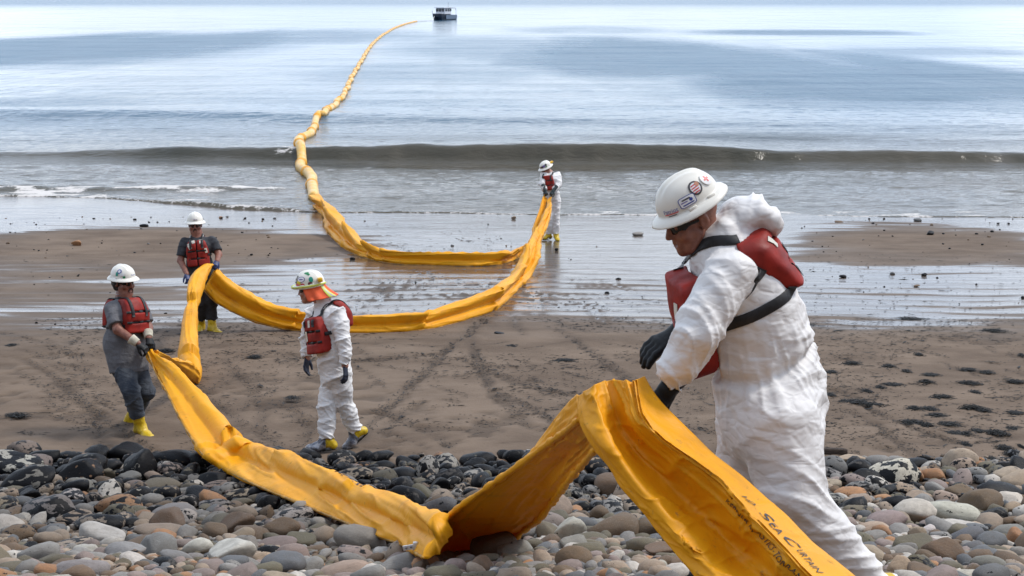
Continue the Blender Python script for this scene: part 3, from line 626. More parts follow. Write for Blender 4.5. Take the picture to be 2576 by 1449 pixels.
def rand_rock(x, y, r):
    far_ = min(max((y - 8.8) / 3.6, 0), 1)
    leftish = 1.0 if x < 1.5 else .55
    tar = min(1, max(0, rr.gauss(-.22 + .98 * far_ * leftish, .25)))
    ck = rr.choices('gtobkprws', [9, 8, 6, 5, 1 + 3.5 * far_, 3, 2.2, 5 - 2 * far_, 4])[0]
    if ck == 'k': tar = max(tar, .7)
    asp = rr.uniform(1.0, 1.7); hz = r * rr.uniform(.42, .78)
    return [x, y, float(gz(x, y)) + hz * rr.uniform(.35, .95), r * asp ** .5, r / asp ** .5, hz, ck, tar]
fill = []
for (lo, hi, tries, k) in ((.11, .17, 700, .80), (.07, .11, 3500, .80), (.045, .07, 9000, .82), (.028, .045, 16000, .85)):
    for _ in range(tries):
        y = rr.uniform(5.2, 13.25) if hi > .07 else 5.2 + 8.05 * rr.random() ** 1.2; x = rr.uniform(-.37 * y - .8, .37 * y + .8); r = rr.uniform(lo, hi)
        if r > .042 and rr.random() > (y - 6.) / 6.5: r *= .5
        if y > 13.0 + .2 * math.sin(x * 1.3) and r < .05: continue
        if free(x, y, r, k):
            put_cell(x, y, r); q = rand_rock(x, y, r); px, py, zc = project(np.array(q[:3])); q += [float(px), float(py), 2 * q[3] * FPX / float(zc), 2 * q[5] * FPX / float(zc)]; fill.append(q)
inview = [q for q in fill if -20 < q[8] < 2596 and q[9] < 1470]
inview.sort(key=lambda q: -q[10] * q[11]); nsing = 300 - len(rocks)
single = rocks + inview[:nsing]; sset = set(id(q) for q in inview[:nsing]); mass = [q for q in fill if id(q) not in sset]
ORD = ['first', 'second', 'third', 'fourth', 'fifth', 'sixth', 'seventh', 'eighth', 'ninth', 'tenth', 'eleventh', 'twelfth']
def ordinal(i): return ORD[i] if i < 12 else f"{i + 1}{'th' if 10 < (i + 1) % 100 < 14 else {1: 'st', 2: 'nd', 3: 'rd'}.get((i + 1) % 10, 'th')}"
def uniquely(items):                             # [(base label, px, object)]: alike ones are told apart by their order
    d = {}
    for base, px, o in items: d.setdefault(base, []).append((px, o))
    for base, v in d.items():
        v.sort(key=lambda q: q[0])
        for i, (_, o) in enumerate(v): o['label'] = base if len(v) == 1 else f"{base}, {ordinal(i)} from left"
def where_words(px, py):
    row = 'at sand edge' if py < 1205 else 'midway down' if py < 1300 else 'low down' if py < 1385 else 'in bottom row'
    col = ('by left border' if px < 200 else 'below grey-shirt man' if px < 470 else 'by lowest boom bend' if px < 760 else 'under printed boom' if px < 1080 else
           'beneath boom fold' if px < 1420 else 'between boom slopes' if px < 1800 else 'behind big worker' if px < 2330 else 'by right border')
    return row + ' ' + col
def stone_label(q):
    tar = q[7]; size = 'big' if q[10] > 95 else 'mid-sized' if q[10] > 58 else 'small'
    ts = 'tar-coated' if tar > .82 else 'half-tarred' if tar > .5 else 'tar-blotched' if tar > .22 else 'tar-flecked' if tar > .03 else 'clean'
    return f"{size} {ts} {CNAME[q[6]]} stone {where_words(q[8], q[9])}"
named = []
def oily(x, y): return float(1 - .38 * sstep(1.6, -.6, x) * sstep(7.6, 9.4, y))     # the stones on this side are wet and stained
for i, q in enumerate(single):
    r = rr; v = i % NV; o = bpy.data.objects.new('cobble_stone', VME[v]); C.objects.link(o)
    o.location = q[:3]; o.scale = q[3:6]; big = q[3] / max(q[4], .01)
    o.rotation_euler = (r.uniform(-.15, .15), r.uniform(-.22, .22), r.uniform(-.25, .25) if i < len(rocks) else r.uniform(-.6, .6))
    j = (1 + r.uniform(-.14, .14)) * oily(q[0], q[1]); col = COL[q[6]]; o.color = (min(col[0] * j * r.uniform(.95, 1.06), 1), col[1] * j, col[2] * j * r.uniform(.92, 1.06), q[7])
    tag(o, None, 'stone', 'stones of the cobble bank'); named.append((stone_label(q), q[8], o))
uniquely(named)
def stone_mass(name, items, variants, mat):
    Vs, Fs, Cs, off = [], [], [], 0
    for q in items:
        v, f, _ = variants[rr.randrange(NV)]; a = rr.uniform(0, 6.28); ca, sa = math.cos(a), math.sin(a); t1 = rr.uniform(-.3, .3)
        u = v * np.array([q[3], q[4], q[5]]); u = np.stack([u[:, 0] * ca - u[:, 1] * sa, u[:, 0] * sa + u[:, 1] * ca, u[:, 2] + t1 * u[:, 0]], 1) + np.array(q[:3])
        Vs.append(u); Fs.append(f + off); off += len(v); j = (1 + rr.uniform(-.2, .2)) * oily(q[0], q[1]); c = COL[q[6]]
        Cs.append(np.tile([c[0] * j, c[1] * j, c[2] * j, q[7]], (len(v), 1)))
    o = obj(name, np.concatenate(Vs), np.concatenate(Fs), mat, cols=dict(stone=np.concatenate(Cs))); tag(o, kind='stuff'); return o
stone_mass('cobble_mass', mass, VAR2, M['rock_stuff'])
VAR1 = [rock_variant(s, 1) for s in range(NV)]
grit = []
for _ in range(3000):
    y = rr.uniform(5.4, 13.4); x = rr.uniform(-.37 * y - .6, .37 * y + .6); r = rr.uniform(.012, .032); grit.append(rand_rock(x, y, r))
stone_mass('gravel', grit, VAR1, M['rock_stuff'])

# ---------------------------------------------------------------- pebbles, kelp and litter on the sand
def on_sand(px, py): return ground_hit(px, py)[1]
PEB = [(195, 612, 28, 15, 'r', 'orange stone lying in a small pool on the damp sand'), (1605, 589, 30, 9, 'g', 'flat grey stone near the boots of the worker at the water'),
       (2340, 587, 24, 11, 'k', 'dark lump of stone on the sand flat behind the big worker'), (2308, 553, 20, 7, 's', 'dark grey stone at the edge of the surf by the right border'),
       (363, 568, 22, 8, 'k', 'black pebble left of the man in the dark shirt, near the surf'), (1527, 738, 13, 8, 'k', 'black pebble between far boom bend and the big worker'),
       (1555, 703, 16, 8, 'k', 'black pebble left of the big helmet, on shining wet sand'), (887, 651, 14, 7, 'k', 'dark lump beside the lowest bend of the far boom strand'),
       (2120, 696, 20, 9, 'k', 'black pebble on rippled wet sand right of the back vest'), (2245, 688, 14, 7, 's', 'slate pebble on rippled sand behind big worker'),
       (2325, 691, 15, 7, 'k', 'dark pebble on rippled sand, pair of pebbles, left one'), (2305, 719, 20, 5, 'b', 'flat brown pebble on rippled sand right of the back vest'),
       (833, 543, 16, 9, 'k', 'black lump where the boom leaves the surf'), (1292, 548, 14, 8, 't', 'tan pebble at the surf line right of the boom'),
       (2110, 558, 22, 5, 'b', 'flat brown pebble by the surf behind the white hood'), (555, 547, 12, 5, 'r', 'rusty pebble at the surf above the man in dark shirt'),
       (1400, 628, 10, 7, 'k', 'black pebble next to the far worker boots'), (1256, 838, 26, 6, 'k', 'black scrap of tar in front of the near boom loop'),
       (2680 * .96, 748, 14, 6, 'k', 'black pebble by the right border on wet sand')]
def pebble(px, py, wpx, hpx, ck, label, grp):
    t, p = ground_hit(px, py + hpx * .3); s = t / FPX; i = rr.randrange(NV)
    o = bpy.data.objects.new('pebble', VME[i]); C.objects.link(o); o.scale = (wpx * s / 2, wpx * s / 2 * .8, hpx * s / 2 * 1.15)
    o.location = (p[0], p[1], float(gz(p[0], p[1])) + hpx * s * .32); o.rotation_euler = (0, rr.uniform(-.1, .1), rr.uniform(-.5, .5)); c = COL[ck]; o.color = (*c, .9 if ck == 'k' else 0)
    tag(o, label, 'pebble', grp); return o
for e in PEB: pebble(*e, 'pebbles on the wet sand')
zones = [(0, 700, 545, 650, 96, 'tiny dark pebble on damp sand left of boom'), (2000, 2576, 548, 640, 52, 'tiny dark pebble below surf behind big worker'),
         (2010, 2576, 650, 800, 16, 'tiny dark pebble on rippled sand behind big worker'), (860, 1330, 550, 630, 7, 'tiny dark pebble inside far boom loop'),
         (0, 460, 690, 860, 16, 'tiny dark pebble on sand behind grey-shirt man'), (1430, 1640, 600, 800, 6, 'tiny dark pebble between far worker and big worker')]
tiny = []
for x0, x1, y0, y1, n_, lb in zones:
    for _ in range(n_):
        px = rr.uniform(x0, x1); py = y0 + (y1 - y0) * rr.random() ** 1.3; wd = min(2.6 + rr.expovariate(.45), 9); ck = rr.choice('kkksbk')
        o = pebble(px, py, wd, wd * rr.uniform(.4, .6), ck, None, lb.replace('tiny dark pebble', 'tiny dark pebbles'))
        sub = ('far side' if py < y0 + (y1 - y0) * .35 else 'near side') + (', west part' if px < (x0 + x1) / 2 else ', east part')
        sub = 'far' if py < y0 + (y1 - y0) * .35 else 'near'
        tiny.append((lb.replace('tiny dark pebble', f"{'tiny' if wd < 5 else 'little'} {dict(k='black', s='slate', b='brown')[ck]} {'flat' if wd > 7 else 'round'} pebble {sub} row"), px, o))
uniquely(tiny)
def kelp_vf(seed, nrib=80):
    r = np.random.default_rng(seed); parts = []
    for _ in range(nrib):
        x = r.normal(0, .36); y = r.normal(0, .30); L_ = r.uniform(.25, .9); a = r.normal(0, .5); m = 7; t = np.linspace(-.5, .5, m)
        hgt = max(.08, 1 - abs(x)) * r.uniform(.2, 1.)
        p = np.stack([x + L_ * t * math.cos(a), y + L_ * t * math.sin(a) + .1 * np.sin(t * 7 + r.uniform(0, 6)), np.maximum(hgt * (1 - (2 * t) ** 2) + r.normal(0, .08, m), 0)], 1)
        parts.append(tube(p, r.uniform(.02, .05), 4, sq=.6))
    return joinvf(parts)
KME = [mesh_np('kelp_clump', *kelp_vf(s), M['kelp']) for s in range(5)]
KC = """475 158 110 20;805 208 55 12;950 230 110 14;925 270 100 28;1190 278 150 22;1180 200 120 12;1290 215 90 12;1460 268 130 22;650 308 60 12;570 330 60 10;1020 360 140 26;490 392 190 12;600 406 130 26;855 430 90 22;950 434 100 18;1200 422 150 36;1270 440 90 26;
1460 458 110 18;990 475 120 16;850 515 160 22;930 530 100 30;1060 525 130 16;1100 582 130 18;1170 588 80 32;1350 576 160 32;1230 570 90 14;1450 553 90 16;1395 665 110 34;1440 702 90 26;1170 652 60 14;350 215 90 10;345 350 60 12;720 290 130 10;1500 112 40 12;1225 338 70 10;880 110 60 6;1500 665 30 14;1320 738 60 12;700 180 80 8"""
KL = []
for e in KC.replace('\n', '').split(';'):
    x, y, a, b_ = [float(v) for v in e.split()]; KL.append((1945.3 + x * .41675, 845.2 + y * .41675, a * .41675, b_ * .41675))
KL += [(45, 1042, 70, 9), (640, 896, 40, 5), (735, 1000, 40, 4), (1290, 870, 50, 4), (28, 868, 30, 4), (420, 880, 46, 8), (1420, 905, 60, 5), (2020, 815, 60, 6), (2290, 800, 70, 5), (2500, 830, 60, 5)]
cnt = {}
for i, (px, py, wd, ht) in enumerate(KL):
    t, p = ground_hit(px, py + ht * .4); s = t / FPX
    o = bpy.data.objects.new('kelp_clump', KME[i % 5]); C.objects.link(o); o.location = (p[0], p[1], float(gz(p[0], p[1])) + .002)
    o.scale = (wd * s / 1.7, max(wd * s * .42, .14), max(ht * s * .62, .02)); o.rotation_euler = (0, 0, rr.uniform(-.2, .2))
    size = 'long' if wd > 50 else 'short'; thick = 'thick' if ht > 9 else 'thin'
    rw = 'near wet sand' if py < 930 else 'mid sand' if py < 1040 else 'near cobbles'
    cl_ = 'by left border' if px < 250 else 'amid the working men' if px < 1500 else 'behind big worker' if px < 2240 else 'right of big worker' if px < 2420 else 'by right border'
    key = f"{size} {thick} black kelp clump {rw} {cl_}"; cnt.setdefault(key, []).append((px, o))
uniquely([(key, px, o) for key, v in cnt.items() for px, o in v])
for v in cnt.values():
    for _, o in v: tag(o, None, 'seaweed', 'kelp clumps on the sand')
# fine litter of weed and tar flecks: nobody could count it
Vs, Fs = [], []; o0 = 0
def sand_at(px, py):
    d = ray(px, py); t = -3.70 / (d[2] + .0561 * d[1]); return t, CAM + t * d
def fleck(px, py, ln, wd, ang):
    global o0
    t, p = sand_at(px, py); s = t / FPX; L_ = ln * s / 2; W_ = wd * s * 1.5; u = np.array([math.cos(ang), math.sin(ang)]); v = np.array([-u[1], u[0]]); pts = []
    for e, f_ in ((-1, 0), (-.3, 1), (1, 0), (.2, -1)): pts.append(p[:2] + u * e * L_ + v * f_ * W_ + rr.uniform(-.2, .2) * L_ * v)
    FP.append((pts, W_))
FP = []
for _ in range(12500):
    px = rr.uniform(-40, 2620); py = 800 + 372 * rr.random() ** 1.15; dn = float(n2(np.array(px), np.array(py), .0042, .011, 4, 70.))
    if dn < rr.uniform(-.22, .32): continue
    fleck(px, py, rr.expovariate(1 / 7.) + 4, rr.uniform(.45, 1.15), rr.gauss(0, .5))
for pts in TRACKS:                               # flecks gathered along the drag marks
    q = cr_spline(pts, 12) if len(pts) > 2 else np.linspace(pts[0], pts[1], 6)
    ln_ = np.linalg.norm(np.diff(q, axis=0), axis=1).sum()
    for _ in range(int(ln_ * (.22 if q[:, 1].mean() > 800 else .06))):
        k = rr.randrange(len(q) - 1); c = q[k] + (q[k + 1] - q[k]) * rr.random(); _, pa = sand_at(*q[k]); _, pb = sand_at(*q[k + 1])
        fleck(c[0] + rr.gauss(0, 7), c[1] + rr.gauss(0, 3), rr.expovariate(1 / 6.) + 4, rr.uniform(.5, 1.1), math.atan2(pb[1] - pa[1], pb[0] - pa[0]) + rr.gauss(0, .3))
for _ in range(900):
    fleck(rr.choice([rr.uniform(600, 1400), rr.uniform(1900, 2600), rr.uniform(0, 2600)]), rr.uniform(640, 830), rr.expovariate(1 / 5.) + 2, rr.uniform(.7, 1.6), rr.gauss(0, .5))
A_ = np.array([f[0] for f in FP]); W_ = np.array([f[1] for f in FP]); Zf = gz(A_[..., 0], A_[..., 1]) + .004; A3 = np.concatenate([A_, Zf[..., None]], 2)
T3 = A3.mean(1, keepdims=True) + np.stack([0 * W_, 0 * W_, .003 + W_ * .3], -1)[:, None]; Vs = np.concatenate([A3, T3], 1).reshape(-1, 3)
Fs = (np.arange(len(FP))[:, None, None] * 5 + np.array([[0, 1, 4], [1, 2, 4], [2, 3, 4], [3, 0, 4]])[None]).reshape(-1, 3)
tag(obj('seaweed_litter', np.array(Vs), np.array(Fs), M['kelp'], smooth=False), kind='stuff')
t, p = ground_hit(2098, 1142); s = t / FPX
v, f, _ = VAR[0]; lg = bpy.data.objects.new('driftwood_log', mesh_np('driftwood_log', v / (np.abs(v) ** 4).sum(1)[:, None] ** .25 * (1 + .06 * fbm(v * 2, 3))[:, None], f, simple('log_bark', (.085, .060, .045), .85, .35, 3, .8, 10, .05)))
C.objects.link(lg); lg.scale = (34 * s, 8 * s, 8.5 * s); lg.location = (p[0], p[1], p[2] + 7 * s); lg.rotation_euler = (0, .04, .06)
tag(lg, 'short brown driftwood log lying on the sand behind the big worker', 'log')
# ---------------------------------------------------------------- the containment boom
def PP(pts): return np.array(pts, float)
boom = thing('containment_boom', P(1070, 1405, zc_ground(1070, 1405)), 'long yellow oil boom running from the boat through surf, sand and cobbles', 'boom')
def ridged(p, o=3): return 1 - 2 * np.abs(fbm(p, o))
def sheet(name, rails, ns, nv, wr=.012, freq=5., seed=0., t=.012, lin=False, mat='boom', hem=False, ridge=None):
    R = np.stack([cr_spline(r, ns) for r in rails])                     # rails x ns x 3
    G = cr_spline(R, nv).transpose(1, 0, 2) if len(rails) > 2 else None
    V = G.reshape(-1, 3); F = grid_faces(*G.shape[:2]); N = vnormals(V, F)
    if N.mean(0) @ (CAM - V.mean(0)) < 0: G = G[:, ::-1]; V = G.reshape(-1, 3); N = vnormals(V, F)
    s = np.repeat(np.linspace(0, 1, ns), nv) * len(rails[0]); v = np.tile(np.linspace(0, 1, nv), ns) * len(rails)
    q = np.stack([s * .55 + .5 * vnoise(np.stack([s * .6, v * .5, s * 0 + seed], -1)), v * 1.25 + s * .16, np.full_like(s, seed)], -1)
    ex = sstep(0, .06, np.tile(np.linspace(0, 1, nv), ns)) * sstep(1, .94, np.tile(np.linspace(0, 1, nv), ns))
    d = wr * (.9 * crease(q) + .40 * crease(q * np.array([2.6, 1.9, 1]) + 5)) * (.25 + .75 * ex) + wr * 1.1 * fbm(q * .5 + 9, 2)
    if ridge is not None: vv_ = np.tile(np.linspace(0, 1, nv), ns); vv_ = vv_ if (G[ns // 2, 0] - R[0, ns // 2]) @ (G[ns // 2, 0] - R[0, ns // 2]) < 1e-6 else 1 - vv_; d = d * (1 - .92 * np.exp(-((vv_ - ridge) / .10) ** 2)) * np.where(vv_ < ridge, .45, 1)
    V = V + N * d[:, None]; G2 = V.reshape(G.shape)
    Vt, Ft = thicken(G2, t); o = obj(name, Vt, Ft, M[mat], boom); return o, G2
def pz(pts, z): return np.array([P(x, y, k) for (x, y), k in zip(pts, z)])
def zlin(n, a, b, p=1.): return a + (b - a) * np.linspace(0, 1, n) ** p
# stretch in front of the big worker, running down to the lower right
A = [[(1621, 947), (1640, 980), (1665, 1012), (1721, 1068), (1795, 1138), (1869, 1197), (1932, 1253), (1980, 1294), (2036, 1353), (2088, 1398), (2151, 1449), (2260, 1540)],
     [(1596, 957), (1602, 1000), (1616, 1050), (1665, 1105), (1740, 1157), (1810, 1209), (1850, 1255), (1899, 1305), (1950, 1358), (1980, 1390), (2036, 1449), (2140, 1550)],
     [(1560, 956), (1575, 1006), (1592, 1062), (1645, 1124), (1713, 1180), (1778, 1236), (1824, 1284), (1873, 1334), (1918, 1382), (1950, 1416), (2002, 1470), (2100, 1570)],
     [(1528, 956), (1540, 1010), (1558, 1075), (1608, 1143), (1665, 1205), (1728, 1265), (1778, 1315), (1828, 1365), (1868, 1408), (1905, 1443), (1950, 1492), (2050, 1590)],
     [(1490, 970), (1498, 1025), (1520, 1095), (1563, 1162), (1612, 1228), (1660, 1285), (1705, 1335), (1752, 1380), (1790, 1415), (1822, 1449), (1860, 1498), (1950, 1590)],
     [(1454, 997), (1456, 1040), (1470, 1082), (1500, 1134), (1535, 1180), (1561, 1227), (1612, 1285), (1650, 1335), (1690, 1382), (1730, 1430), (1770, 1480), (1850, 1580)]]
A.insert(2, [((3 * a[0] + b_[0]) / 4, (3 * a[1] + b_[1]) / 4) for a, b_ in zip(A[1], A[2])]); A.insert(1, [((a[0] + 4 * b_[0]) / 5, (a[1] + 4 * b_[1]) / 5) for a, b_ in zip(A[0], A[1])])
zA = [zlin(12, 5.62, 5.05), zlin(12, 5.47, 4.83), zlin(12, 5.50, 4.90), zlin(12, 5.56, 4.99), zlin(12, 5.50, 4.93), zlin(12, 5.60, 5.02)]
zA[3][2:9] += .05; zA[2][3:9] += .03; zA[4][2:8] -= .03
zA.insert(2, zA[1] + .012); zA.insert(1, (zA[0] + 4 * zA[1]) / 5 + .004)
oA, GA = sheet('curtain_section', [pz(r, z) for r, z in zip(A, zA)], 190, 90, .011, 4.5, 1.3, ridge=.286)
# underside of the lifted fold, from the ground up to the hand
B = [[(1454, 992), (1421, 1023), (1395, 1052), (1370, 1085), (1347, 1116), (1324, 1150), (1275, 1190), (1215, 1235), (1165, 1270), (1130, 1302), (1100, 1345), (1084, 1385)],
     [(1456, 1056), (1425, 1083), (1395, 1105), (1360, 1130), (1324, 1157), (1272, 1194), (1209, 1238), (1161, 1272), (1124, 1305), (1095, 1346), (1076, 1386), (1067, 1407)],
     [(1480, 1100), (1450, 1125), (1420, 1148), (1390, 1172), (1360, 1198), (1325, 1230), (1285, 1268), (1250, 1305), (1225, 1335), (1200, 1365), (1180, 1390), (1170, 1408)],
     [(1498, 1131), (1475, 1158), (1450, 1186), (1432, 1208), (1417, 1227), (1400, 1250), (1384, 1272), (1358, 1305), (1335, 1323), (1310, 1342), (1276, 1375), (1247, 1402)]]
zb = zc_ground(1067, 1407)
z0 = zlin(12, 5.72, zb, .9)
oB, GB = sheet('curtain_section', [pz(B[1], z0), pz([((a[0] + c[0]) / 2, (a[1] + c[1]) / 2) for a, c in zip(B[1], B[2])], z0 + .06), pz(B[2], z0 + .20), pz([((a[0] + c[0]) / 2, (a[1] + c[1]) / 2) for a, c in zip(B[2], B[3])], z0 + .17), pz(B[3], z0 + .05)], 110, 40, .010, 4., 3.1)
oB2, _ = sheet('curtain_flap', [pz(B[0], z0 + .16), pz([((a[0] + c[0]) / 2, (a[1] + c[1]) / 2) for a, c in zip(B[0], B[1])], z0 + .06), pz(B[1], z0 + .012)], 110, 14, .008, 4., 4.4)
rim = cr_spline(pz(B[1], z0 - .005), 140); rimr = .017 * (1 + .35 * vnoise(np.stack([np.arange(140) * .35, np.zeros(140), np.zeros(140)], -1)))
obj('hem', *tube(rim, rimr, 8), M['boom'], boom)
rim = cr_spline(pz(B[3], z0 + .045), 140); obj('hem', *tube(rim, rimr, 8), M['boom'], boom)
# a closed, tent-like stretch between an upper and a lower edge
def stretch(name, TB, zc, ns, bulge=.08, thick=.07, dz=.12, skirt=.42, wr=.012, freq=5., seed=0., folds=(), mat='boom', tubey=False, hem=True, nv=26):
    T = np.array([P(*t, z + dz) for (t, _), z in zip(TB, zc)]); Bt = np.array([P(*b_, z) for (_, b_), z in zip(TB, zc)])
    T = cr_spline(T, ns); Bt = cr_spline(Bt, ns); W = T - Bt; wd = np.linalg.norm(W, axis=1)
    tan = np.gradient((T + Bt) / 2, axis=0); N = np.cross(tan, W); N /= np.linalg.norm(N, axis=1)[:, None] + 1e-9
    N *= np.sign(np.sum(N * (CAM - Bt), 1))[:, None]
    for _ in range(6): N = (N + np.roll(N, 1, 0) * .5 + np.roll(N, -1, 0) * .5); N[0] = N[1]; N[-1] = N[-2]; N /= np.linalg.norm(N, axis=1)[:, None]
    u = np.linspace(0, 1, ns); arc = np.r_[0, np.cumsum(np.linalg.norm(np.diff((T + Bt) / 2, axis=0), axis=1))]
    v = np.linspace(0, 1, nv)
    if tubey: fr = np.sqrt(np.maximum(1 - (2 * v - 1) ** 2, 0)); bk = fr * .9
    else:
        fr = np.where(v < skirt, .16 + .20 * np.sin(np.pi * v / skirt), np.sin(np.pi * np.clip((v - skirt) / (1 - skirt), 0, 1)) ** .7 * 1.0 + .12 * (1 - (v - skirt) / (1 - skirt)))
        fr *= sstep(-.001, .03, v) * .5 + .5; fr[-1] = 0; fr[0] = 0; bk = np.sin(np.pi * v) ** .6
    sc = wd / np.median(wd)
    mod = np.ones(ns)
    for f_, amp in folds:                        # a collar where two floats meet: swells, then drops
        q = (u - f_) * ns; mod += 1.8 * amp * np.where(q < 0, np.exp(q / 9.), -.8 * np.exp(-q / 4.))
    front = Bt[:, None] + W[:, None] * v[None, :, None] + N[:, None] * (bulge * (fr[None] * mod[:, None]) * np.clip(sc, .4, 1.5)[:, None])[..., None]
    vb = v[::-1][1:-1]; back = Bt[:, None] + W[:, None] * vb[None, :, None] - N[:, None] * (thick * bk[::-1][1:-1][None] * np.clip(sc, .4, 1.5)[:, None])[..., None]
    G = np.concatenate([front, back], 1); m = G.shape[1]; V = G.reshape(-1, 3); F = grid_faces(ns, m, True)[:, ::-1]
    Nn = vnormals(V, F)
    if (Nn.reshape(ns, m, 3)[:, nv // 2] * N).sum() < 0: F = F[:, ::-1]; Nn = -Nn
    ss = np.repeat(arc, m); vv = np.tile(np.r_[v, vb + 1.3], ns); ph = np.repeat(vnoise(np.stack([arc * .9, 0 * arc, 0 * arc + seed], -1)), m)
    q = np.stack([ss * freq + 1.2 * ph, vv * 2.2 + ss * freq * .35, np.full_like(ss, seed)], -1); q2 = np.stack([ss * freq * .35, vv * 5. + ss * .8, np.full_like(ss, seed + 5)], -1)
    d = wr * .40 * crease(q, 6.) + wr * .85 * crease(q2, 5.) + wr * .7 * fbm(q2 * .6 + 3, 2)
    for f_, amp in folds: d += wr * 1.2 * amp * 3 * np.exp(-(np.repeat((u - f_) * ns, m) / 5.) ** 2) * fbm(np.stack([vv * 7, ss * 6, ss * 0], -1), 2)
    V = V + Nn * d[:, None]
    FF = F.tolist() + [list(range(m)), [(ns - 1) * m + k for k in range(m)][::-1]]
    o = obj(name, V, FF, M[mat], boom)
    if hem:
        hp = Bt + N * .006 + np.array([0, 0, .004]); obj('hem', *tube(hp, .010 * (1 + .3 * vnoise(np.stack([arc * 9, 0 * arc, 0 * arc], -1))), 6), M['hem'], boom)
    return o, V.reshape(ns, m, 3)[:, :nv], arc
def zground(TB, lift=.0): return np.array([zc_ground(b_[0], min(b_[1], 1446), lift) for _, b_ in TB])
Cc = [((374, 876), (371, 890)), ((402, 897), (392, 938)), ((440, 920), (408, 968)), ((489, 971), (428, 1005)), ((533, 1015), (450, 1050)), ((576, 1063), (473, 1090)), ((604, 1102), (492, 1120)), ((627, 1106), (515, 1150)),
      ((669, 1122), (563, 1181)), ((734, 1145), (625, 1214)), ((805, 1169), (700, 1247)), ((870, 1197), (770, 1276)), ((939, 1225), (860, 1313)), ((1000, 1246), (939, 1346)), ((1060, 1266), (1013, 1374)), ((1126, 1300), (1066, 1406))]
zC = zground(Cc, .10); zC[:8] = np.linspace(14.75, zC[8] + .1, 8)
oC, GC, arcC = stretch('curtain_section', Cc, zC, 230, .075, .09, .22, .46, .020, 3.2, 7.7, [(.43, .5), (.60, -.15), (.78, .2)], nv=34)
D = [((531, 662), (534, 672)), ((505, 670), (528, 688)), ((488, 690), (522, 700)), ((474, 714), (516, 716)), ((468, 742), (508, 742)), ((471, 768), (500, 763)), ((461, 790), (499, 793)), ((455, 825), (499, 830)), ((450, 862), (501, 870)), ((446, 897), (504, 912)), ((452, 925), (510, 944)), ((474, 955), (501, 967))]
zD = np.linspace(20.75, zc_ground(487, 962), 12)
oD, GD, _ = stretch('curtain_section', D, zD, 110, .13, .12, 0, .4, .014, 3., 2.2, [(.44, .35), (.83, .2)], tubey=True, hem=False)
D2 = [((498, 938), (484, 966)), ((478, 910), (470, 948)), ((450, 902), (447, 926)), ((420, 902), (423, 914)), ((385, 884), (390, 896))]
stretch('curtain_section', D2, np.linspace(zD[-1] - .05, 14.8, 5), 50, .06, .05, .1, .4, .016, 5., 5.2, hem=False, tubey=True)
E = [((545, 671), (513, 732)), ((582, 703), (542, 761)), ((633, 737), (592, 789)), ((663, 754), (636, 808)), ((704, 771), (697, 825)), ((772, 784), (751, 833)), ((830, 793), (820, 838)), ((878, 795), (886, 838)), ((971, 793), (970, 837)), ((1061, 787), (1063, 831)),
     ((1127, 767), (1140, 815)), ((1212, 736), (1230, 788)), ((1243, 721), (1259, 773)), ((1282, 692), (1310, 723)), ((1298, 668), (1335, 696)), ((1313, 639), (1356, 650)), ((1333, 606), (1362, 608)), ((1352, 572), (1374, 580)), ((1372, 526), (1385, 540)), ((1382, 497), (1386, 505))]
zE = zground(E); zE[:5] = np.linspace(20.7, zE[5], 6)[:5]; zE[15:] = np.linspace(zE[14] + .8, 32.15, 5)
oE, GE, arcE = stretch('curtain_section', E, zE, 330, .13, .12, .14, .40, .022, 2.2, 9.9, [(.25, .3), (.475, .5), (.60, .55), (.70, .6), (.78, .55), (.87, .5)])
Fp = [((1369, 494), (1377, 500)), ((1356, 534), (1370, 540)), ((1341, 577), (1355, 585)), ((1333, 604), (1345, 616)), ((1315, 622), (1330, 636)), ((1298, 631), (1308, 648)), ((1275, 637), (1282, 659)), ((1262, 632), (1262, 666)), ((1243, 639), (1243, 668)), ((1166, 639), (1166, 670)), ((1088, 638), (1088, 668)), ((1010, 637), (1000, 665)), ((963, 632), (950, 657)),
      ((925, 616), (905, 645)), ((905, 600), (866, 626)), ((882, 577), (843, 606)), ((858, 542), (820, 580)), ((839, 522), (815, 545)), ((812, 501), (797, 531)), ((797, 478), (787, 500))]
zF = zground(Fp); zF[:5] = np.linspace(32.25, zF[5] + .3, 5)
oF, GF, arcF = stretch('curtain_section', Fp, zF, 330, .15, .13, .16, .38, .024, 2.2, 12.9, [(.30, .35), (.615, .22), (.66, .6), (.75, .6), (.83, .6), (.90, .5), (.96, .4)])
# floats on the water
path = [(789, 497), (787, 478), (778, 447), (768, 430), (757, 408), (751, 385), (754, 358), (762, 345), (776, 338), (790, 325), (800, 300), (812, 285), (838, 268), (862, 243), (872, 225), (885, 195), (905, 160), (930, 120), (952, 97), (985, 75), (1010, 64), (1030, 58), (1048, 54)]
def sea_hit(px, py, z=0.): r = ray(px, py); return CAM + r * ((z - CAM[2]) / r[2])
def sea_z(x, y):                                 # height of the modelled water
    i = int(np.clip(np.searchsorted(sx, x), 1, len(sx) - 1)); j = int(np.clip(np.searchsorted(sy, y), 1, len(sy) - 1)); return float(Zs[j - 1:j + 1, i - 1:i + 1].mean())
pw = []
for px, py in path:
    p = sea_hit(px, py)
    for _ in range(4): p = sea_hit(px, py, max(sea_z(p[0], p[1]), float(gz(p[0], p[1]))) + .05)
    pw.append(p)
pw = resample(cr_spline(pw, 400), 4000); arc = np.r_[0, np.cumsum(np.linalg.norm(np.diff(pw, axis=0), axis=1))]
s0 = 0.; k = 0
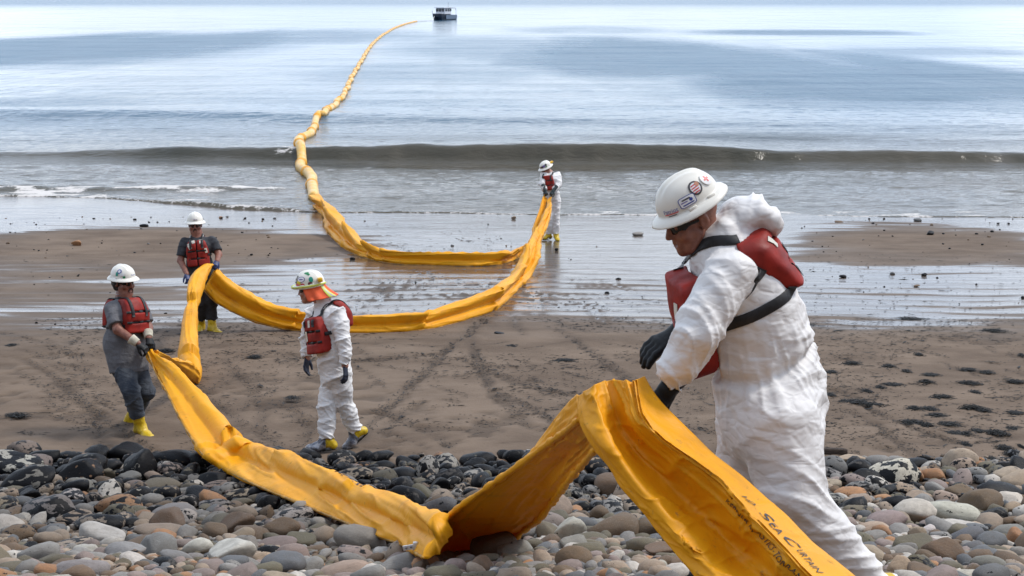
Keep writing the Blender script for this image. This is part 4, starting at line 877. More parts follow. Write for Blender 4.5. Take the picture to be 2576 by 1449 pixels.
while s0 < arc[-1] - 1:
    ln = 2.9 + .5 * math.sin(k * 1.7) if s0 < 60 else 3.4 + .4 * math.sin(k)
    u = np.linspace(s0, min(s0 + ln * .985, arc[-1]), 22 if s0 < 40 else 10); t = (u - s0) / ln
    c = np.stack([np.interp(u, arc, pw[:, a]) for a in range(3)], 1); side = np.sin(t * math.pi) * (.10 * math.sin(k * 2.3)); c[:, 0] += side
    c[:, 2] = [max(sea_z(a, b_), float(gz(a, b_))) + .08 for a, b_ in c[:, :2]]
    rad = (.155 if s0 > 20 else .17) * (1 - .22 * np.exp(-((t - .02) / .05) ** 2) + .20 * np.exp(-((t - .93) / .06) ** 2) + .05 * vnoise(np.stack([t * 9, t * 0 + k, t * 0], -1)))
    if s0 > 70: rad = rad * (1 + .20 * sstep(70, 260, s0))
    V, F = tube(c, rad, 14 if s0 < 40 else 8); o = obj('float_segment', V, F, M['float'], boom)
    kk = len(u) - 3; V, F = tube(c[kk - 1:kk + 2] if s0 > 40 else c[kk - 1:kk + 2], rad[kk - 1:kk + 2] * 1.05, 14 if s0 < 40 else 8, caps=False); obj('collar', V, F, M['boom'], boom)
    s0 += ln; k += 1
# connector plate with its bolts
cpz = zc_ground(1046, 1392, .10) - .05
q = pz([(1013, 1373), (1048, 1367), (1083, 1370), (1083, 1379), (1050, 1379), (1016, 1384)], [cpz] * 6)
top = np.stack([q[:3], q[[5, 4, 3]]], 1); Vt, Ft = thicken(np.ascontiguousarray(top[:, ::-1]), .02); pl = obj('connector_plate', Vt, Ft, M['alu'], boom, smooth=False)
for px, py in ((1022, 1378), (1034, 1376), (1047, 1374), (1060, 1373), (1074, 1374)):
    c = P(px, py, cpz - .012); obj('bolt', *tube([c, c - .012 * unit(c - CAM)], .008, 6), M['rail'], pl)
obj('clamp', *boxvf(P(1046, 1374, cpz - .02), (.03, .02, .05)), M['alu'], pl)
# lettering
def letters(name, s, G, s_at, v_at, height, shear=0., adv=1., mat='ink', flip=1, parent=None, lift=.004, along=1):
    n_, m_ = G.shape[:2]; a = np.r_[0, np.cumsum(np.linalg.norm(np.diff(G[:, int(v_at * (m_ - 1))], axis=0), axis=1))]; base = np.interp(s_at * (n_ - 1), np.arange(n_), a)
    cw = np.median(np.linalg.norm(np.diff(G, axis=1), axis=2).sum(1)); V2, F = text_vf(s, shear)
    ia = np.interp(base + along * V2[:, 0] * height * adv, a, np.arange(n_)); iv = np.clip((v_at + flip * V2[:, 1] * height / cw) * (m_ - 1), 0, m_ - 1.001)
    i = np.minimum(ia.astype(int), n_ - 2); j = iv.astype(int); fi = (ia - i)[:, None]; fj = (iv - j)[:, None]
    p = G[i, j] * (1 - fi) * (1 - fj) + G[i + 1, j] * fi * (1 - fj) + G[i, j + 1] * (1 - fi) * fj + G[i + 1, j + 1] * fi * fj
    nn = np.cross(G[i + 1, j] - G[i, j], G[i, j + 1] - G[i, j]); nn /= np.linalg.norm(nn, axis=1)[:, None] + 1e-9; nn *= np.sign(np.sum(nn * (CAM - p), 1))[:, None]
    return obj(name, p + nn * lift, F, M[mat], parent or boom, smooth=False)
# ---------------------------------------------------------------- people
def frame_head(fwd, roll_up=(0, 0, 1)):
    f = unit(fwd); r = unit(np.cross(f, roll_up)); u = np.cross(r, f); return np.stack([r, f, u], 1)     # columns: to the person's right, forward, up
def head_sdf(c, Rm, s, mouth_open=.0, beard=0.):
    def T(p): return c + Rm @ (np.array(p) * s)
    e = lambda p, r: s_ell(T(p), np.array(r) * s, Rm)
    cap = lambda a, b, r1, r2: s_cone(T(a), T(b), r1 * s, r2 * s)
    pr = [(e((0, -.012, .035), (.076, .097, .088)), 0), (e((0, .035, -.03), (.062, .064, .088)), .03 * s), (e((0, .045, -.088), (.046, .046, .032)), .025 * s), (e((0, .078, -.104), (.021, .018, .017)), .02 * s),
          (cap((-.034, .086, .022), (.034, .086, .022), .013, .013), .018 * s)]
    for q in (-1, 1):
        pr += [(e((q * .032, .104, .002), (.019, .017, .013)), -.012 * s), (e((q * .032, .080, .001), (.014, .014, .013)), .006 * s), (e((q * .045, .062, -.034), (.026, .026, .022)), .02 * s),
               (cap((q * .058, .02, -.05), (q * .040, .055, -.09), .022, .02), .02 * s)]
    pr += [(cap((0, .093, .012), (0, .113, -.030), .0085, .0125), .010 * s), (e((-.012, .100, -.036), (.009, .012, .008)), .006 * s), (e((.012, .100, -.036), (.009, .012, .008)), .006 * s),
           (cap((-.020, .090, -.061), (.020, .090, -.061), .008, .008), .010 * s), (cap((-.018, .088, -.075), (.018, .088, -.075), .009, .009), .010 * s), (e((0, .106, -.068), (.024, .016, .0025 + .006 * mouth_open)), -.004 * s)]
    for q in (-1, 1):
        pr += [(e((q * .080, -.010, -.008), (.011, .021, .032)), .008 * s), (e((q * .090, -.004, -.006), (.007, .010, .016)), -.006 * s)]
    return pr
def helmet(parent, c, Rm, s, brim_w=.040, tilt=0.0, stickers=(), cap=False, lift=.060, vents=True):
    Rt = Rm @ np.array(Matrix.Rotation(tilt, 3, 'X')); ct = c + Rm @ np.array([0, -.008, lift]) * s
    na, nr = 64, 22; a = np.linspace(0, 2 * math.pi, na, endpoint=False); rows = []
    for k in range(nr):                          # crown
        ph = k / (nr - 1) * math.pi / 2; r = math.sin(ph) ** .86; z = .118 * math.cos(ph) ** .92
        x = .112 * r * np.cos(a); y = .140 * r * np.sin(a)
        rid = .010 * np.exp(-(x / .014) ** 2) * sstep(.13, .08, np.abs(y)) * sstep(0, .35, 1 - r * .9) + .006 * (np.exp(-((np.abs(x) - .034 - .10 * np.maximum(-y, 0)) / .010) ** 2)) * sstep(.125, .09, np.abs(y)) * sstep(.02, .3, 1 - r * .9)
        rows.append(np.stack([x, y, z + rid], 1))
    for k, (g, dz_) in enumerate(((.006, -.002), (.016, -.008), (.026, -.015), (brim_w, -.024), (brim_w + .004, -.030), (brim_w, -.032), (.016, -.018), (.0, -.008))):
        fr_ = g * (1 + (.35 if cap is False else (1.3 * np.maximum(np.sin(a), 0) - .75 * (np.sin(a) < .3))) * np.maximum(np.sin(a), 0) ** 2) if not cap else g * np.where(np.sin(a) > 0, .25 + 1.35 * np.sin(a) ** 2, .25)
        x = (.112 + fr_) * np.cos(a); y = (.140 + fr_) * np.sin(a); dz2 = dz_ * (.75 + .35 * np.abs(np.cos(a)))
        rows.append(np.stack([x, y, dz2 + 0 * a], 1))
    for k in range(1, 8):                        # inside
        ph = math.pi / 2 * (1 - k / 8); r = math.sin(ph); rows.append(np.stack([.106 * r * np.cos(a), .134 * r * np.sin(a), .120 * math.cos(ph) + 0 * a], 1))
    Vl = np.concatenate(rows); V = ct + (Vl * s) @ Rt.T
    o = obj('hard_hat', V, grid_faces(len(rows), na, True)[:, ::-1], M['helmet'], parent)
    def dome(az, el, lift_=.0015):                # place on the crown: azimuth from the front to the right, height fraction
        ph = math.acos(np.clip(el, -1, 1)); r = math.sin(ph) ** .86
        p = np.array([.112 * r * math.sin(az), .140 * r * math.cos(az), .118 * math.cos(ph) ** .92 if el > 0 else 0.]); nn = unit(p / np.array([.112, .14, .118]) ** 2)
        return p + nn * lift_, nn
    def patch(name, az, el, w_, h_, mat, rnd=True, par=None, lift=.0018, rot=0., txt=None):
        p0, nn = dome(az, el, lift); rt = unit(np.cross((0, 0, 1), nn)); up = np.cross(nn, rt)
        rt, up = rt * math.cos(rot) + up * math.sin(rot), up * math.cos(rot) - rt * math.sin(rot)
        if txt is not None:
            v2, F = text_vf(txt); v2 = (v2 - (v2.min(0) + v2.max(0)) / 2); v2 = v2 / (v2[:, 0].max() - v2[:, 0].min()) * w_
        else:
            nA, nR = 28, 5; v2 = [(0, 0)]; F = []
            for i in range(1, nR):
                for j in range(nA):
                    an = 2 * math.pi * j / nA; cx_, sy_ = math.cos(an), math.sin(an)
                    if not rnd: kf = 1 / (abs(cx_) ** 8 + abs(sy_) ** 8) ** .125; cx_ *= kf; sy_ *= kf
                    v2.append((cx_ * w_ / 2 * i / (nR - 1), sy_ * h_ / 2 * i / (nR - 1)))
            v2 = np.array(v2); F = [[0, 1 + j, 1 + (j + 1) % nA] for j in range(nA)]
            for i in range(1, nR - 1): F += [[1 + (i - 1) * nA + j, 1 + i * nA + j, 1 + i * nA + (j + 1) % nA, 1 + (i - 1) * nA + (j + 1) % nA] for j in range(nA)]
        q = p0 + v2[:, :1] * rt + v2[:, 1:] * up; e = np.array([.112, .14, .118]); qz = q.copy(); qz[:, 2] = np.maximum(qz[:, 2], .002)
        k_ = ((np.abs(qz[:, 0]) / e[0]) ** 2.3 + (np.abs(qz[:, 1]) / e[1]) ** 2.3 + (qz[:, 2] / e[2]) ** 2.3) ** (-1 / 2.3)
        q = qz * np.minimum(k_, 1.3)[:, None]; q = q + unit_rows(q / e ** 2) * (lift * .45 + .0006)
        return obj(name, ct + (q * s) @ Rt.T, F, M[mat], par or o, smooth=False)
    for st in stickers: patch(*st[0], **st[1])
    if vents:
        for sx_ in (-1, 1):
            for yy in (.035, -.06):
                nn = unit((sx_ * math.cos(yy * 4), yy * 2, 0)); p = np.array([sx_ * .116 * math.sqrt(max(1 - (yy / .14) ** 2, .1)), yy, -.002])
                rm = np.stack([np.array([-nn[1], nn[0], 0]), nn, np.array([0, 0, 1.])], 1); V, F = boxvf((0, 0, 0), (.036, .014, .016)); obj('slot', ct + ((V @ rm.T + p) * s) @ Rt.T, F, M['helmet'], o)
    return o, dome, ct, Rt
def unit_rows(v): return v / (np.linalg.norm(v, axis=1)[:, None] + 1e-12)
def sunglasses(parent, c, Rm, s):
    na, nv = 40, 7; a = np.linspace(-1.60, 1.60, na); v = np.linspace(-1, 1, nv); A, Vv = np.meshgrid(a, v, indexing='ij')
    half = .0050 + .0185 * (sstep(1.18, .75, np.abs(A))) * (.62 + .38 * sstep(.02, .25, np.abs(A))); x = .0805 * np.sin(A); y = -.002 + .103 * np.cos(A) ** .9 * (np.cos(A) > 0); y = np.where(np.cos(A) > .02, y, -.002)
    z = .004 + half * Vv - .004 * sstep(.7, .2, np.abs(A)) * (Vv < 0); G = np.stack([x, y, z], -1)
    G = c + (G * s) @ Rm.T; Vt, Ft = thicken(G, .003); Ft = Ft
    return obj('sunglasses', Vt, Ft, M['glasses'], parent)
def glove(parent, wri, d, n_, side, s, mat, curl=(.5, .7, .5), spread=1., cuff=.0, h=.0045, thumb=.6, cuffmat=None, fat=1.0):
    d = unit(d); n_ = unit(np.asarray(n_) - d * np.dot(n_, d)); l = np.cross(d, n_) * side; wri = np.asarray(wri, float); pr = []
    T = lambda a, b, c_: wri + s * (d * a + l * b + n_ * c_)
    pr.append((s_ecap(T(-.01, 0, 0), T(.085, 0, 0), l, .030 * s * fat, .021 * s * fat, .041 * s * fat, .017 * s * fat), 0))
    if cuff: pr.append((s_cone(T(-cuff, 0, 0), T(.01, 0, 0), .046 * s * fat, .034 * s * fat, cut_a=True), .012 * s))
    for k, (b0, ln) in enumerate(zip((.031, .011, -.010, -.029), (.078, .086, .080, .064))):
        p = T(.085, b0 * fat, 0); ang = 0; L3 = (ln * .45, ln * .30, ln * .25); r = (.0105, .0098, .009, .008)
        lat = l * (b0 * 2.2 * spread)
        for j in range(3):
            ang += curl[j] * (1 + .12 * k - .1); dr = unit(d * math.cos(ang) + n_ * math.sin(ang) + lat * (1 if j == 0 else .4)); q = p + dr * L3[j] * s
            pr.append((s_cone(p, q, r[j] * s * fat * 1.12, r[j + 1] * s * fat * 1.12), .006 * s)); p = q
    p = T(.022, .026 * fat, .006); q = T(.062, (.026 + .040 * thumb) * fat, .018 + .02 * curl[0]); r_ = T(.098, (.026 + .048 * thumb) * fat, .026 + .035 * curl[0])
    pr += [(s_cone(p, q, .017 * s * fat, .0135 * s * fat), .010 * s), (s_cone(q, r_, .0135 * s * fat, .0105 * s * fat), .005 * s)]
    fn = union(pr); V, F = mesh_sdf(fn, wri - .17 * s - cuff * s, wri + .25 * s, h); V = smooth_np(V, F, 2)
    o = obj('glove', V, F, M[mat], parent)
    if cuffmat:
        V, F = mesh_sdf(union([(s_cone(T(-.085, 0, 0), T(-.005, 0, 0), .052 * s, .040 * s, True, True), 0)]), wri - .16 * s, wri + .12 * s, .006); obj('cuff', smooth_np(V, F, 2), F, M[cuffmat], o)
    return o
def boot(parent, ank, toe_dir, up, s, mat='boot', tape=None, h=.007, shaft=.14, pitch=0., shaft_dir=None):
    f = unit(toe_dir); up = unit(np.asarray(up) - f * np.dot(up, f)); lt = np.cross(f, up); ank = np.asarray(ank, float)
    T = lambda a, c_, b=0.: ank + s * (f * a + up * c_ + lt * b); sdn = unit(shaft_dir) if shaft_dir is not None else up
    heel, ball, toe = T(-.055, -.065), T(.10, -.075), T(.175, -.078)
    pr = [(s_cone(ank + sdn * shaft * s, ank - sdn * .01, .060 * s, .054 * s, cut_a=True), 0), (s_ecap(ank - up * .02 * s, heel, lt, .046 * s, .046 * s, .041 * s, .040 * s), .03 * s), (s_ecap(T(0, -.025), ball, lt, .045 * s, .05 * s, .051 * s, .034 * s), .035 * s),
          (s_ecap(ball, toe, lt, .051 * s, .034 * s, .040 * s, .026 * s), .02 * s)]
    base = union(pr); fn = lambda p: smax(base(p), -((p - T(0, -.112)) @ up), .006)
    V, F = mesh_sdf(fn, ank - .3 * s, ank + .32 * s, h); Nn = vnormals(V, F); q = V - ank
    V = V + Nn * (.006 * s * (ridged(q / s * 11, 3) - .3))[:, None] * sstep(-.11, -.06, (q @ up) / s)[:, None]
    o = obj('boot', V, F, M[mat], parent)
    fs = lambda p: np.maximum(np.abs((p - T(0, -.110)) @ up) - .009 * s, union([(s_ecap(heel, ball, lt, .046 * s, .05 * s, .055 * s, .05 * s), 0), (s_ecap(ball, toe, lt, .055 * s, .05 * s, .044 * s, .04 * s), .01)])(p))
    V, F = mesh_sdf(fs, ank - .3 * s, ank + .32 * s, h); obj('sole', smooth_np(V, F, 1), F, M['sole'], o)
    if tape:
        ft = lambda p: np.maximum(np.maximum(fn(p) - .007 * s, tape[0] * s - (p - ank) @ f), (p - ank) @ f - tape[1] * s)
        V, F = mesh_sdf(ft, ank - .3 * s, ank + .32 * s, h); q = V - ank; V = V + vnormals(V, F) * (.006 * (ridged(q * 18, 3)))[:, None]; obj('tape_wrap', V, F, M['tape'], o)
    return o
def bones_wrinkle(V, N, bones, amp, seed, fr=1.0, base=None):
    """folds that run round each limb, gathered towards the joints"""
    D, W_ = [], []
    for (a, b_, r, am, f_) in bones:
        a = np.asarray(a, float); b_ = np.asarray(b_, float); ab = b_ - a; L_ = np.linalg.norm(ab); dr = ab / L_
        t = (V - a) @ dr; tc_ = np.clip(t, 0, L_); rv = V - a - tc_[:, None] * dr; dist = np.linalg.norm(rv, axis=1)
        e1 = unit(np.cross(dr, (.3, .9, .2))); e2 = np.cross(dr, e1); x, y = rv @ e1, rv @ e2
        warp = .16 * vnoise(np.stack([x * 4, y * 4, t * 3 + seed], -1)); tilt = (.45 * x - .35 * y) * (1 + .8 * vnoise(np.stack([t * 2.2, t * 0 + seed, t * 0], -1)))
        q = np.stack([(t + tilt) * 8.5 * f_ * fr + warp * 2.4, x * 1.9 * fr + seed, y * 1.9 * fr], -1)
        n1 = crease(q, 3.); q2 = np.stack([(t - tilt * 1.4) * 16 * f_ * fr + warp * 3, x * 3.4 * fr, y * 3.4 * fr + seed * 3], -1); n2w = crease(q2, 5.)
        gather = .55 + .75 * np.maximum(np.exp(-((tc_ - L_) / (.22 * L_)) ** 2), np.exp(-(tc_ / (.2 * L_)) ** 2))
        D.append(am * gather * (n1 * .8 + .40 * n2w)); W_.append(np.exp(-(dist / r) * 3.0))
    D = np.stack(D); W_ = np.stack(W_) + 1e-9; d = (D * W_).sum(0) / W_.sum(0)
    soft = fbm(V * 7 + seed, 3)
    return V + N * (amp * (d + .5 * soft))[:, None]
def vest(parent, torso, c, S, Fd, U, s, front=(-.20, .14), back=(-.12, .18), halfw=.145, thick=.058, bthick=.058, h=.008, taper=.25, split=False, patches=(), straps=(), back_on=True, bhalf=None, buck=True, side_low=-.12, gap=.006, over=True, belts=True, rnd=.03, soft=.018):
    A = lambda p: (p - c) @ S; Bf = lambda p: (p - c) @ Fd; Cu = lambda p: (p - c) @ U
    def panel(sign, z0, z1, hw, th, spl, notch):
        def f(p):
            a, b_, cc = A(p), Bf(p) * sign, Cu(p); d = torso(p)
            zc_ = (z0 + z1) / 2; hz = (z1 - z0) / 2; rel = np.clip((cc - zc_) / hz, -1, 1); w_ = hw * (1 - taper * np.maximum(rel, 0) ** 1.5)
            qx = np.abs(a) - w_ + rnd; qz = np.abs(cc - zc_) - hz + rnd; box = np.hypot(np.maximum(qx, 0), np.maximum(qz, 0)) + np.minimum(np.maximum(qx, qz), 0) - rnd
            r = smax(smax(d - th, box, soft), gap - d, .006); r = smax(r, .02 - b_, .01)
            if spl: r = smax(r, .008 - np.abs(a), .012)
            if notch:
                for zz in (notch): r = smax(r, -(np.maximum(np.maximum(np.abs(cc - zz) - .011, np.abs(a) - w_ * .6), (th - .022) - d)), .005)
            return r
        return f
    H_ = .55 * s
    fp = panel(1, front[0], front[1], halfw, thick, split, (front[0] + .11, front[0] + .22)); V, F = mesh_sdf(fp, c - H_, c + H_, h); V = smooth_np(V, F, 1); o1 = obj('vest_panel', V, F, M['vest'], parent)
    fns = [torso, fp]; o2 = None
    if back_on:
        bp = panel(-1, back[0], back[1], bhalf or halfw, bthick, False, (back[0] + .10, back[0] + .20)); V, F = mesh_sdf(bp, c - H_, c + H_, h); V = smooth_np(V, F, 1); o2 = obj('vest_panel', V, F, M['vest'], parent); fns.append(bp)
    allf = lambda p: np.minimum.reduce([g(p) for g in fns])
    def band(name, dirs, width, off=.004, par=None, n_=34, dist=.75, mat='web', thick_=.004):
        pts, nr = [], []
        for o_, d_ in dirs:
            p, g = march(allf, o_, d_, dist, off); pts.append(p); nr.append(g)
        V, F = strap_vf(pts, nr, width, thick_, n_); return obj(name, V, F, M[mat], par or parent)
    pt = lambda a, z: c + S * a + U * z
    for q in ((-1, 1) if over else ()):          # over the shoulders
        th = np.linspace(-.25, math.pi + .25, 15); band('strap', [(pt(q * .085, .03), Fd * math.cos(t) + U * math.sin(t)) for t in th], .036 * s)
        z = side_low; th = np.linspace(.75, math.pi - .55, 11); band('strap', [(pt(0, z - .0), Fd * math.cos(t) + S * q * math.sin(t) + U * .0) for t in th], .036 * s)
    for zz in ((front[0] + .11, front[0] + .22) if belts else ()):
        b_ = band('belt', [(pt(0, zz), Fd * math.cos(t) + S * math.sin(t)) for t in np.linspace(-.62, .62, 9)], .026 * s, .002)
        if buck:
            p, g = march(allf, pt(.015, zz), Fd, .75, .006); rm = np.stack([S, g, np.cross(S, g)], 1); V, F = boxvf((0, 0, 0), (.05, .016, .034)); obj('buckle', p + V @ rm.T, F, M['buckle'], b_)
    for q in ((-1, 1) if over else ()):
        for zz in (front[1] + .045, front[1] + .075):
            p, g = march(allf, pt(q * .085, zz), Fd * .8 + U * .25, .75, .006); t_ = unit(np.cross(g, S)); a = np.linspace(0, 2 * math.pi, 13); ring = p + .016 * (np.cos(a)[:, None] * S + np.sin(a)[:, None] * t_); obj('ring', *tube(ring, .003, 5, up=g, caps=False), M['ring'], parent)
    def pat(a, z, w_, h_, sign=1, rot=0., mat='vest_patch'):
        p, g = march(allf, pt(a, z), Fd * sign, .75, .0); tx = unit(np.cross(U, g)); ty = np.cross(g, tx); tx, ty = tx * math.cos(rot) + ty * math.sin(rot), ty * math.cos(rot) - tx * math.sin(rot)
        G = np.array([[march(allf, p + tx * i + ty * j - g * .15, g, .30, .002)[0] for j in (-h_ / 2, 0, h_ / 2)] for i in (-w_ / 2, 0, w_ / 2)]); Vt, Ft = thicken(G, .002); Ft2 = Ft
        obj('reflective_or_slot_patch', Vt, Ft2, M[mat], o1 if sign > 0 else o2, smooth=False)  # pale ones are reflective; black ones imitate dark slots and straps
    for e in patches: pat(*e)
    return allf, band, pt
def limb_bones(*chain): return [(chain[i], chain[i + 1]) for i in range(len(chain) - 1)]
def lohi(V, m): V = np.asarray(V); return V.min(0) - m, V.max(0) + m
def body(parent, head_prims, chain_prims, lo, hi, h, mat):
    fn = union(head_prims + chain_prims); V, F = mesh_sdf(fn, lo, hi, h); V = smooth_np(V, F, 1, .35); return obj('body', V, F, M[mat], parent)

# ------- the big worker in front, leaning over the lifted boom
def worker_front():
    Z = 5.85; q = lambda x, y, dz=0.: P(x, y, Z + dz)
    root = thing('person', q(2230, 1540), 'big worker in white coverall and red life vest leaning over the boom on the cobbles', 'person', 'boom crew')
    S = unit(np.array([.16, -1, -.12])); U = unit(q(1800, 610) - q(1935, 1000)); Fd = unit(np.cross(U, S)) ; Fd = Fd if Fd[0] < 0 else -Fd; U = unit(np.cross(S, Fd)); U = U if U[2] > 0 else -U
    tor = [(1938, 1062, .03, .185, .205), (1937, 1000, .03, .20, .222), (1925, 935, .03, .20, .222), (1920, 892, .02, .185, .200), (1898, 820, .01, .20, .214), (1862, 740, 0, .205, .192), (1834, 668, 0, .185, .165), (1812, 628, 0, .10, .10)]
    tp = [(s_ecap(q(a[0], a[1], a[2]), q(b_[0], b_[1], b_[2]), S, a[3], a[4], b_[3], b_[4]), .03 if i else 0) for i, (a, b_) in enumerate(zip(tor[:-1], tor[1:]))]
    shN, shF = q(1832, 692, -.20), q(1812, 686, .20); tp.append((s_cone(shN, shF, .085, .085), .05))
    torso = union(tp)
    elN, wrN = q(1757, 838, -.30), q(1683, 976, -.24); elF, wrF = q(1790, 800, .34), q(1716, 832, .26)
    hipN, knN, anN = q(1960, 1070, -.10), q(2006, 1255, -.18), q(2232, 1512, -.14)
    hipF, knF, anF = q(1895, 1062, .17), q(1868, 1255, .16), q(1880, 1530, .30)
    hood = [(s_ell(q(1820, 588, .0), (.10, .12, .07)), .05), (s_ell(q(1862, 540, .02), (.085, .15, .075)), .05), (s_ell(q(1905, 528, .03), (.075, .16, .070)), .05), (s_ell(q(1930, 555, .03), (.045, .13, .05)), .04), (s_cone(q(1768, 652, -.06), q(1766, 648, .08), .030, .030), .04), (s_cone(q(1775, 640, -.08), q(1822, 576, -.09), .026, .036), .03)]
    arms = [(s_cone(shN, elN, .100, .094), .026), (s_cone(elN, wrN, .092, .062, cut_b=True), .04), (s_cone(shF, elF, .10, .085), .06), (s_cone(elF, wrF, .075, .050, cut_b=True), .05)]
    legs = [(s_cone(hipN, knN, .180, .118), .07), (s_cone(knN, anN, .118, .078, cut_b=True), .05), (s_cone(hipF, knF, .150, .112), .025), (s_cone(knF, anF, .110, .085, cut_b=True), .04)]
    fn = union(tp + hood + arms + legs)
    lo, hi = lohi([q(*t[:3]) for t in tor] + [shN, shF, elN, wrN, elF, wrF, knN, anN, knF, anF, q(1935, 500)], .32)
    V, F = mesh_sdf(fn, lo, hi, .0095); N = vnormals(V, F)
    bones = [(q(1937, 1040, .03), q(1920, 892, .02), .25, .75, .75), (q(1920, 892, .02), q(1868, 740), .25, .9, .7), (q(1868, 740), q(1806, 622), .22, .45, .7), (shN, elN, .12, .95, .9), (elN, wrN, .1, 1.25, 1.1), (shF, elF, .12, .9, .9), (elF, wrF, .1, 1.2, 1.1),
             (hipN, knN, .18, .95, .7), (knN, anN, .13, 1.35, .8), (hipF, knF, .18, .9, .7), (knF, anF, .13, 1.2, .9), (q(1822, 600), q(1935, 540, .03), .12, 1.3, 1.0)]
    V = bones_wrinkle(V, N, bones, .030, 3.3); V = smooth_np(V, F, 1, .3)
    wd = np.abs((V - q(1920, 892, .02)) @ U); near = np.exp(-(wd / .024) ** 2) * (np.linalg.norm(V - q(1920, 892, .02), axis=1) < .33); ang_ = np.arctan2((V - q(1920, 892, .02)) @ Fd, (V - q(1920, 892, .02)) @ S); plt_ = crease(np.stack([ang_ * 6.5, (V @ U) * 2.5, ang_ * 0], -1), 3.); V = V + N * (-.030 * near + .007 * plt_ * np.exp(-(wd / .13) ** 2) * (np.linalg.norm(V - q(1920, 892, .02), axis=1) < .36))[:, None]
    obj('coverall', V, F, M['suit'], root)
    hc = q(1741, 548, -.05); hf = unit(np.array([-.88, -.30, -.36])); Rm = frame_head(hf, unit(np.array([-.26, -.05, 1]))); s = 1.10
    hp = head_sdf(hc, Rm, s, .9); nk = q(1808, 628, 0)
    bodyp = [(s_cone(hc + Rm @ np.array([0, -.03, -.05]), nk, .064, .078), .02), (s_cone(nk, q(1868, 740), .09, .12), .05), (s_cone(q(1868, 740), q(1937, 1040, .03), .12, .12), .05), (s_cone(shN, shF, .05, .05), .05), (s_cone(shN, elN, .055, .045), .04), (s_cone(elN, wrN, .045, .034), .03), (s_cone(shF, elF, .055, .045), .04), (s_cone(elF, wrF, .045, .034), .03),
             (s_cone(hipN, knN, .09, .06), .04), (s_cone(knN, anN, .06, .045), .03), (s_cone(hipF, knF, .09, .06), .04), (s_cone(knF, anF, .06, .045), .03)]
    body(root, hp, bodyp, lo, hi, .0062, 'skin')
    sunglasses(root, hc, Rm, s)
    st = [(('sticker', -1.72, .50, .060, .064, 'st_dark'), {}), (('sticker', -1.72, .50, .044, .048, 'st_white'), dict(lift=.003)),
          (('sticker', -2.28, .50, .052, .056, 'st_white'), dict(lift=.0024)), (('sticker', -2.28, .50, .030, .009, 'st_red'), dict(rnd=False, lift=.0034)), (('sticker', -2.28, .50, .009, .030, 'st_red'), dict(rnd=False, lift=.0042)),
          (('sticker', -1.28, .27, .076, .044, 'st_blue'), dict(rnd=False)), (('sticker', -1.28, .27, .070, .039, 'st_white'), dict(rnd=False, lift=.003)), (('sticker', -1.25, .345, .038, .006, 'st_dark'), dict(rnd=False, lift=.004)), (('sticker', -1.40, .275, .016, .014, 'st_blue'), dict(lift=.004)), (('sticker', -1.17, .27, .030, .004, 'st_violet'), dict(rnd=False, lift=.004)), (('sticker', -1.28, .18, .052, .005, 'st_blue'), dict(rnd=False, lift=.004)),
          (('lettering', -.66, .19, .068, .02, 'st_blue'), dict(txt='Patriot')), (('sticker', -.66, .10, .066, .004, 'st_red'), dict(rnd=False)), (('sticker', -.68, .045, .038, .004, 'st_dark'), dict(rnd=False))]
    for dz_, m_ in ((.36, 'st_red'), (.44, 'st_red'), (.52, 'st_red'), (.60, 'st_red')): st.append((('sticker', -1.70, dz_, .032 if .4 < dz_ < .55 else .026, .005, m_), dict(rnd=False, lift=.0042)))
    st.append((('sticker', -1.85, .58, .018, .022, 'st_skin'), dict(lift=.005)))
    helmet(root, hc, Rm, .98, .030, -.14, st, lift=.074)
    # gloves: the near hand closes on the boom, the far one reaches out
    glove(root, wrN, unit(q(1640, 1030, -.26) - wrN) , unit(np.array([-.45, .75, -.35])), 1, 1.12, 'glove_black', (.55, .75, .6), .7, .10, .0042)
    glove(root, wrF, unit(q(1618, 886, .20) - wrF), unit(np.array([-.1, .2, -1.])), 1, 1.42, 'glove_black', (.22, .35, .3), .5, .09, .0042, thumb=.35)
    for an, d_ in ((anN, (-.9, 0, -.2)), (anF, (-1, .1, -.05))): boot(root, an + np.array([0, 0, -.06]), d_, (0, 0, 1), 1.1)
    af, band, pt = vest(root, torso, q(1856, 742), S, Fd, U, 1.0, (-.24, .16), (.0, .25), .155, .10, .056, .007, .12, False,
         [(.07, .05, .03, .07), (.10, -.10, .035, .07), (.095, .21, .028, .05, -1), (-.02, .22, .028, .05, -1), (.03, .13, .03, .07, -1, .2, 'web'), (.075, .06, .022, .09, -1, .35, 'web'), (-.02, .06, .022, .09, -1, .35, 'web')], bhalf=.165, over=False, belts=True, rnd=.045, soft=.016)  # black patches on the back panel stand in for dark slot holes and straps
    from mathutils.bvhtree import BVHTree
    armf = union(arms); dv = armf(V); keep = (dv[F].min(1) > .012); tree_t = BVHTree.FromPolygons(V.tolist(), F[keep].tolist()); tree_a = BVHTree.FromPolygons(V.tolist(), F.tolist())
    def cast(tree, x, y):                        # on the wrinkled cloth or on the vest, whichever lies in front
        d = ray(x, y); h_ = tree.ray_cast(Vector(CAM), Vector(d).normalized()); p, g = march(af, q(x, y, .3), CAM - q(x, y, .3), 1.3, .004)
        if h_[0] is not None and (abs(af(p[None])[0]) > .02 or np.linalg.norm(np.array(h_[0]) - CAM) < np.linalg.norm(p - CAM)):
            gn = np.array(h_[1]); gn = gn * np.sign(gn @ (CAM - np.array(h_[0]))); return np.array(h_[0]) + gn * .006, gn
        return p, g
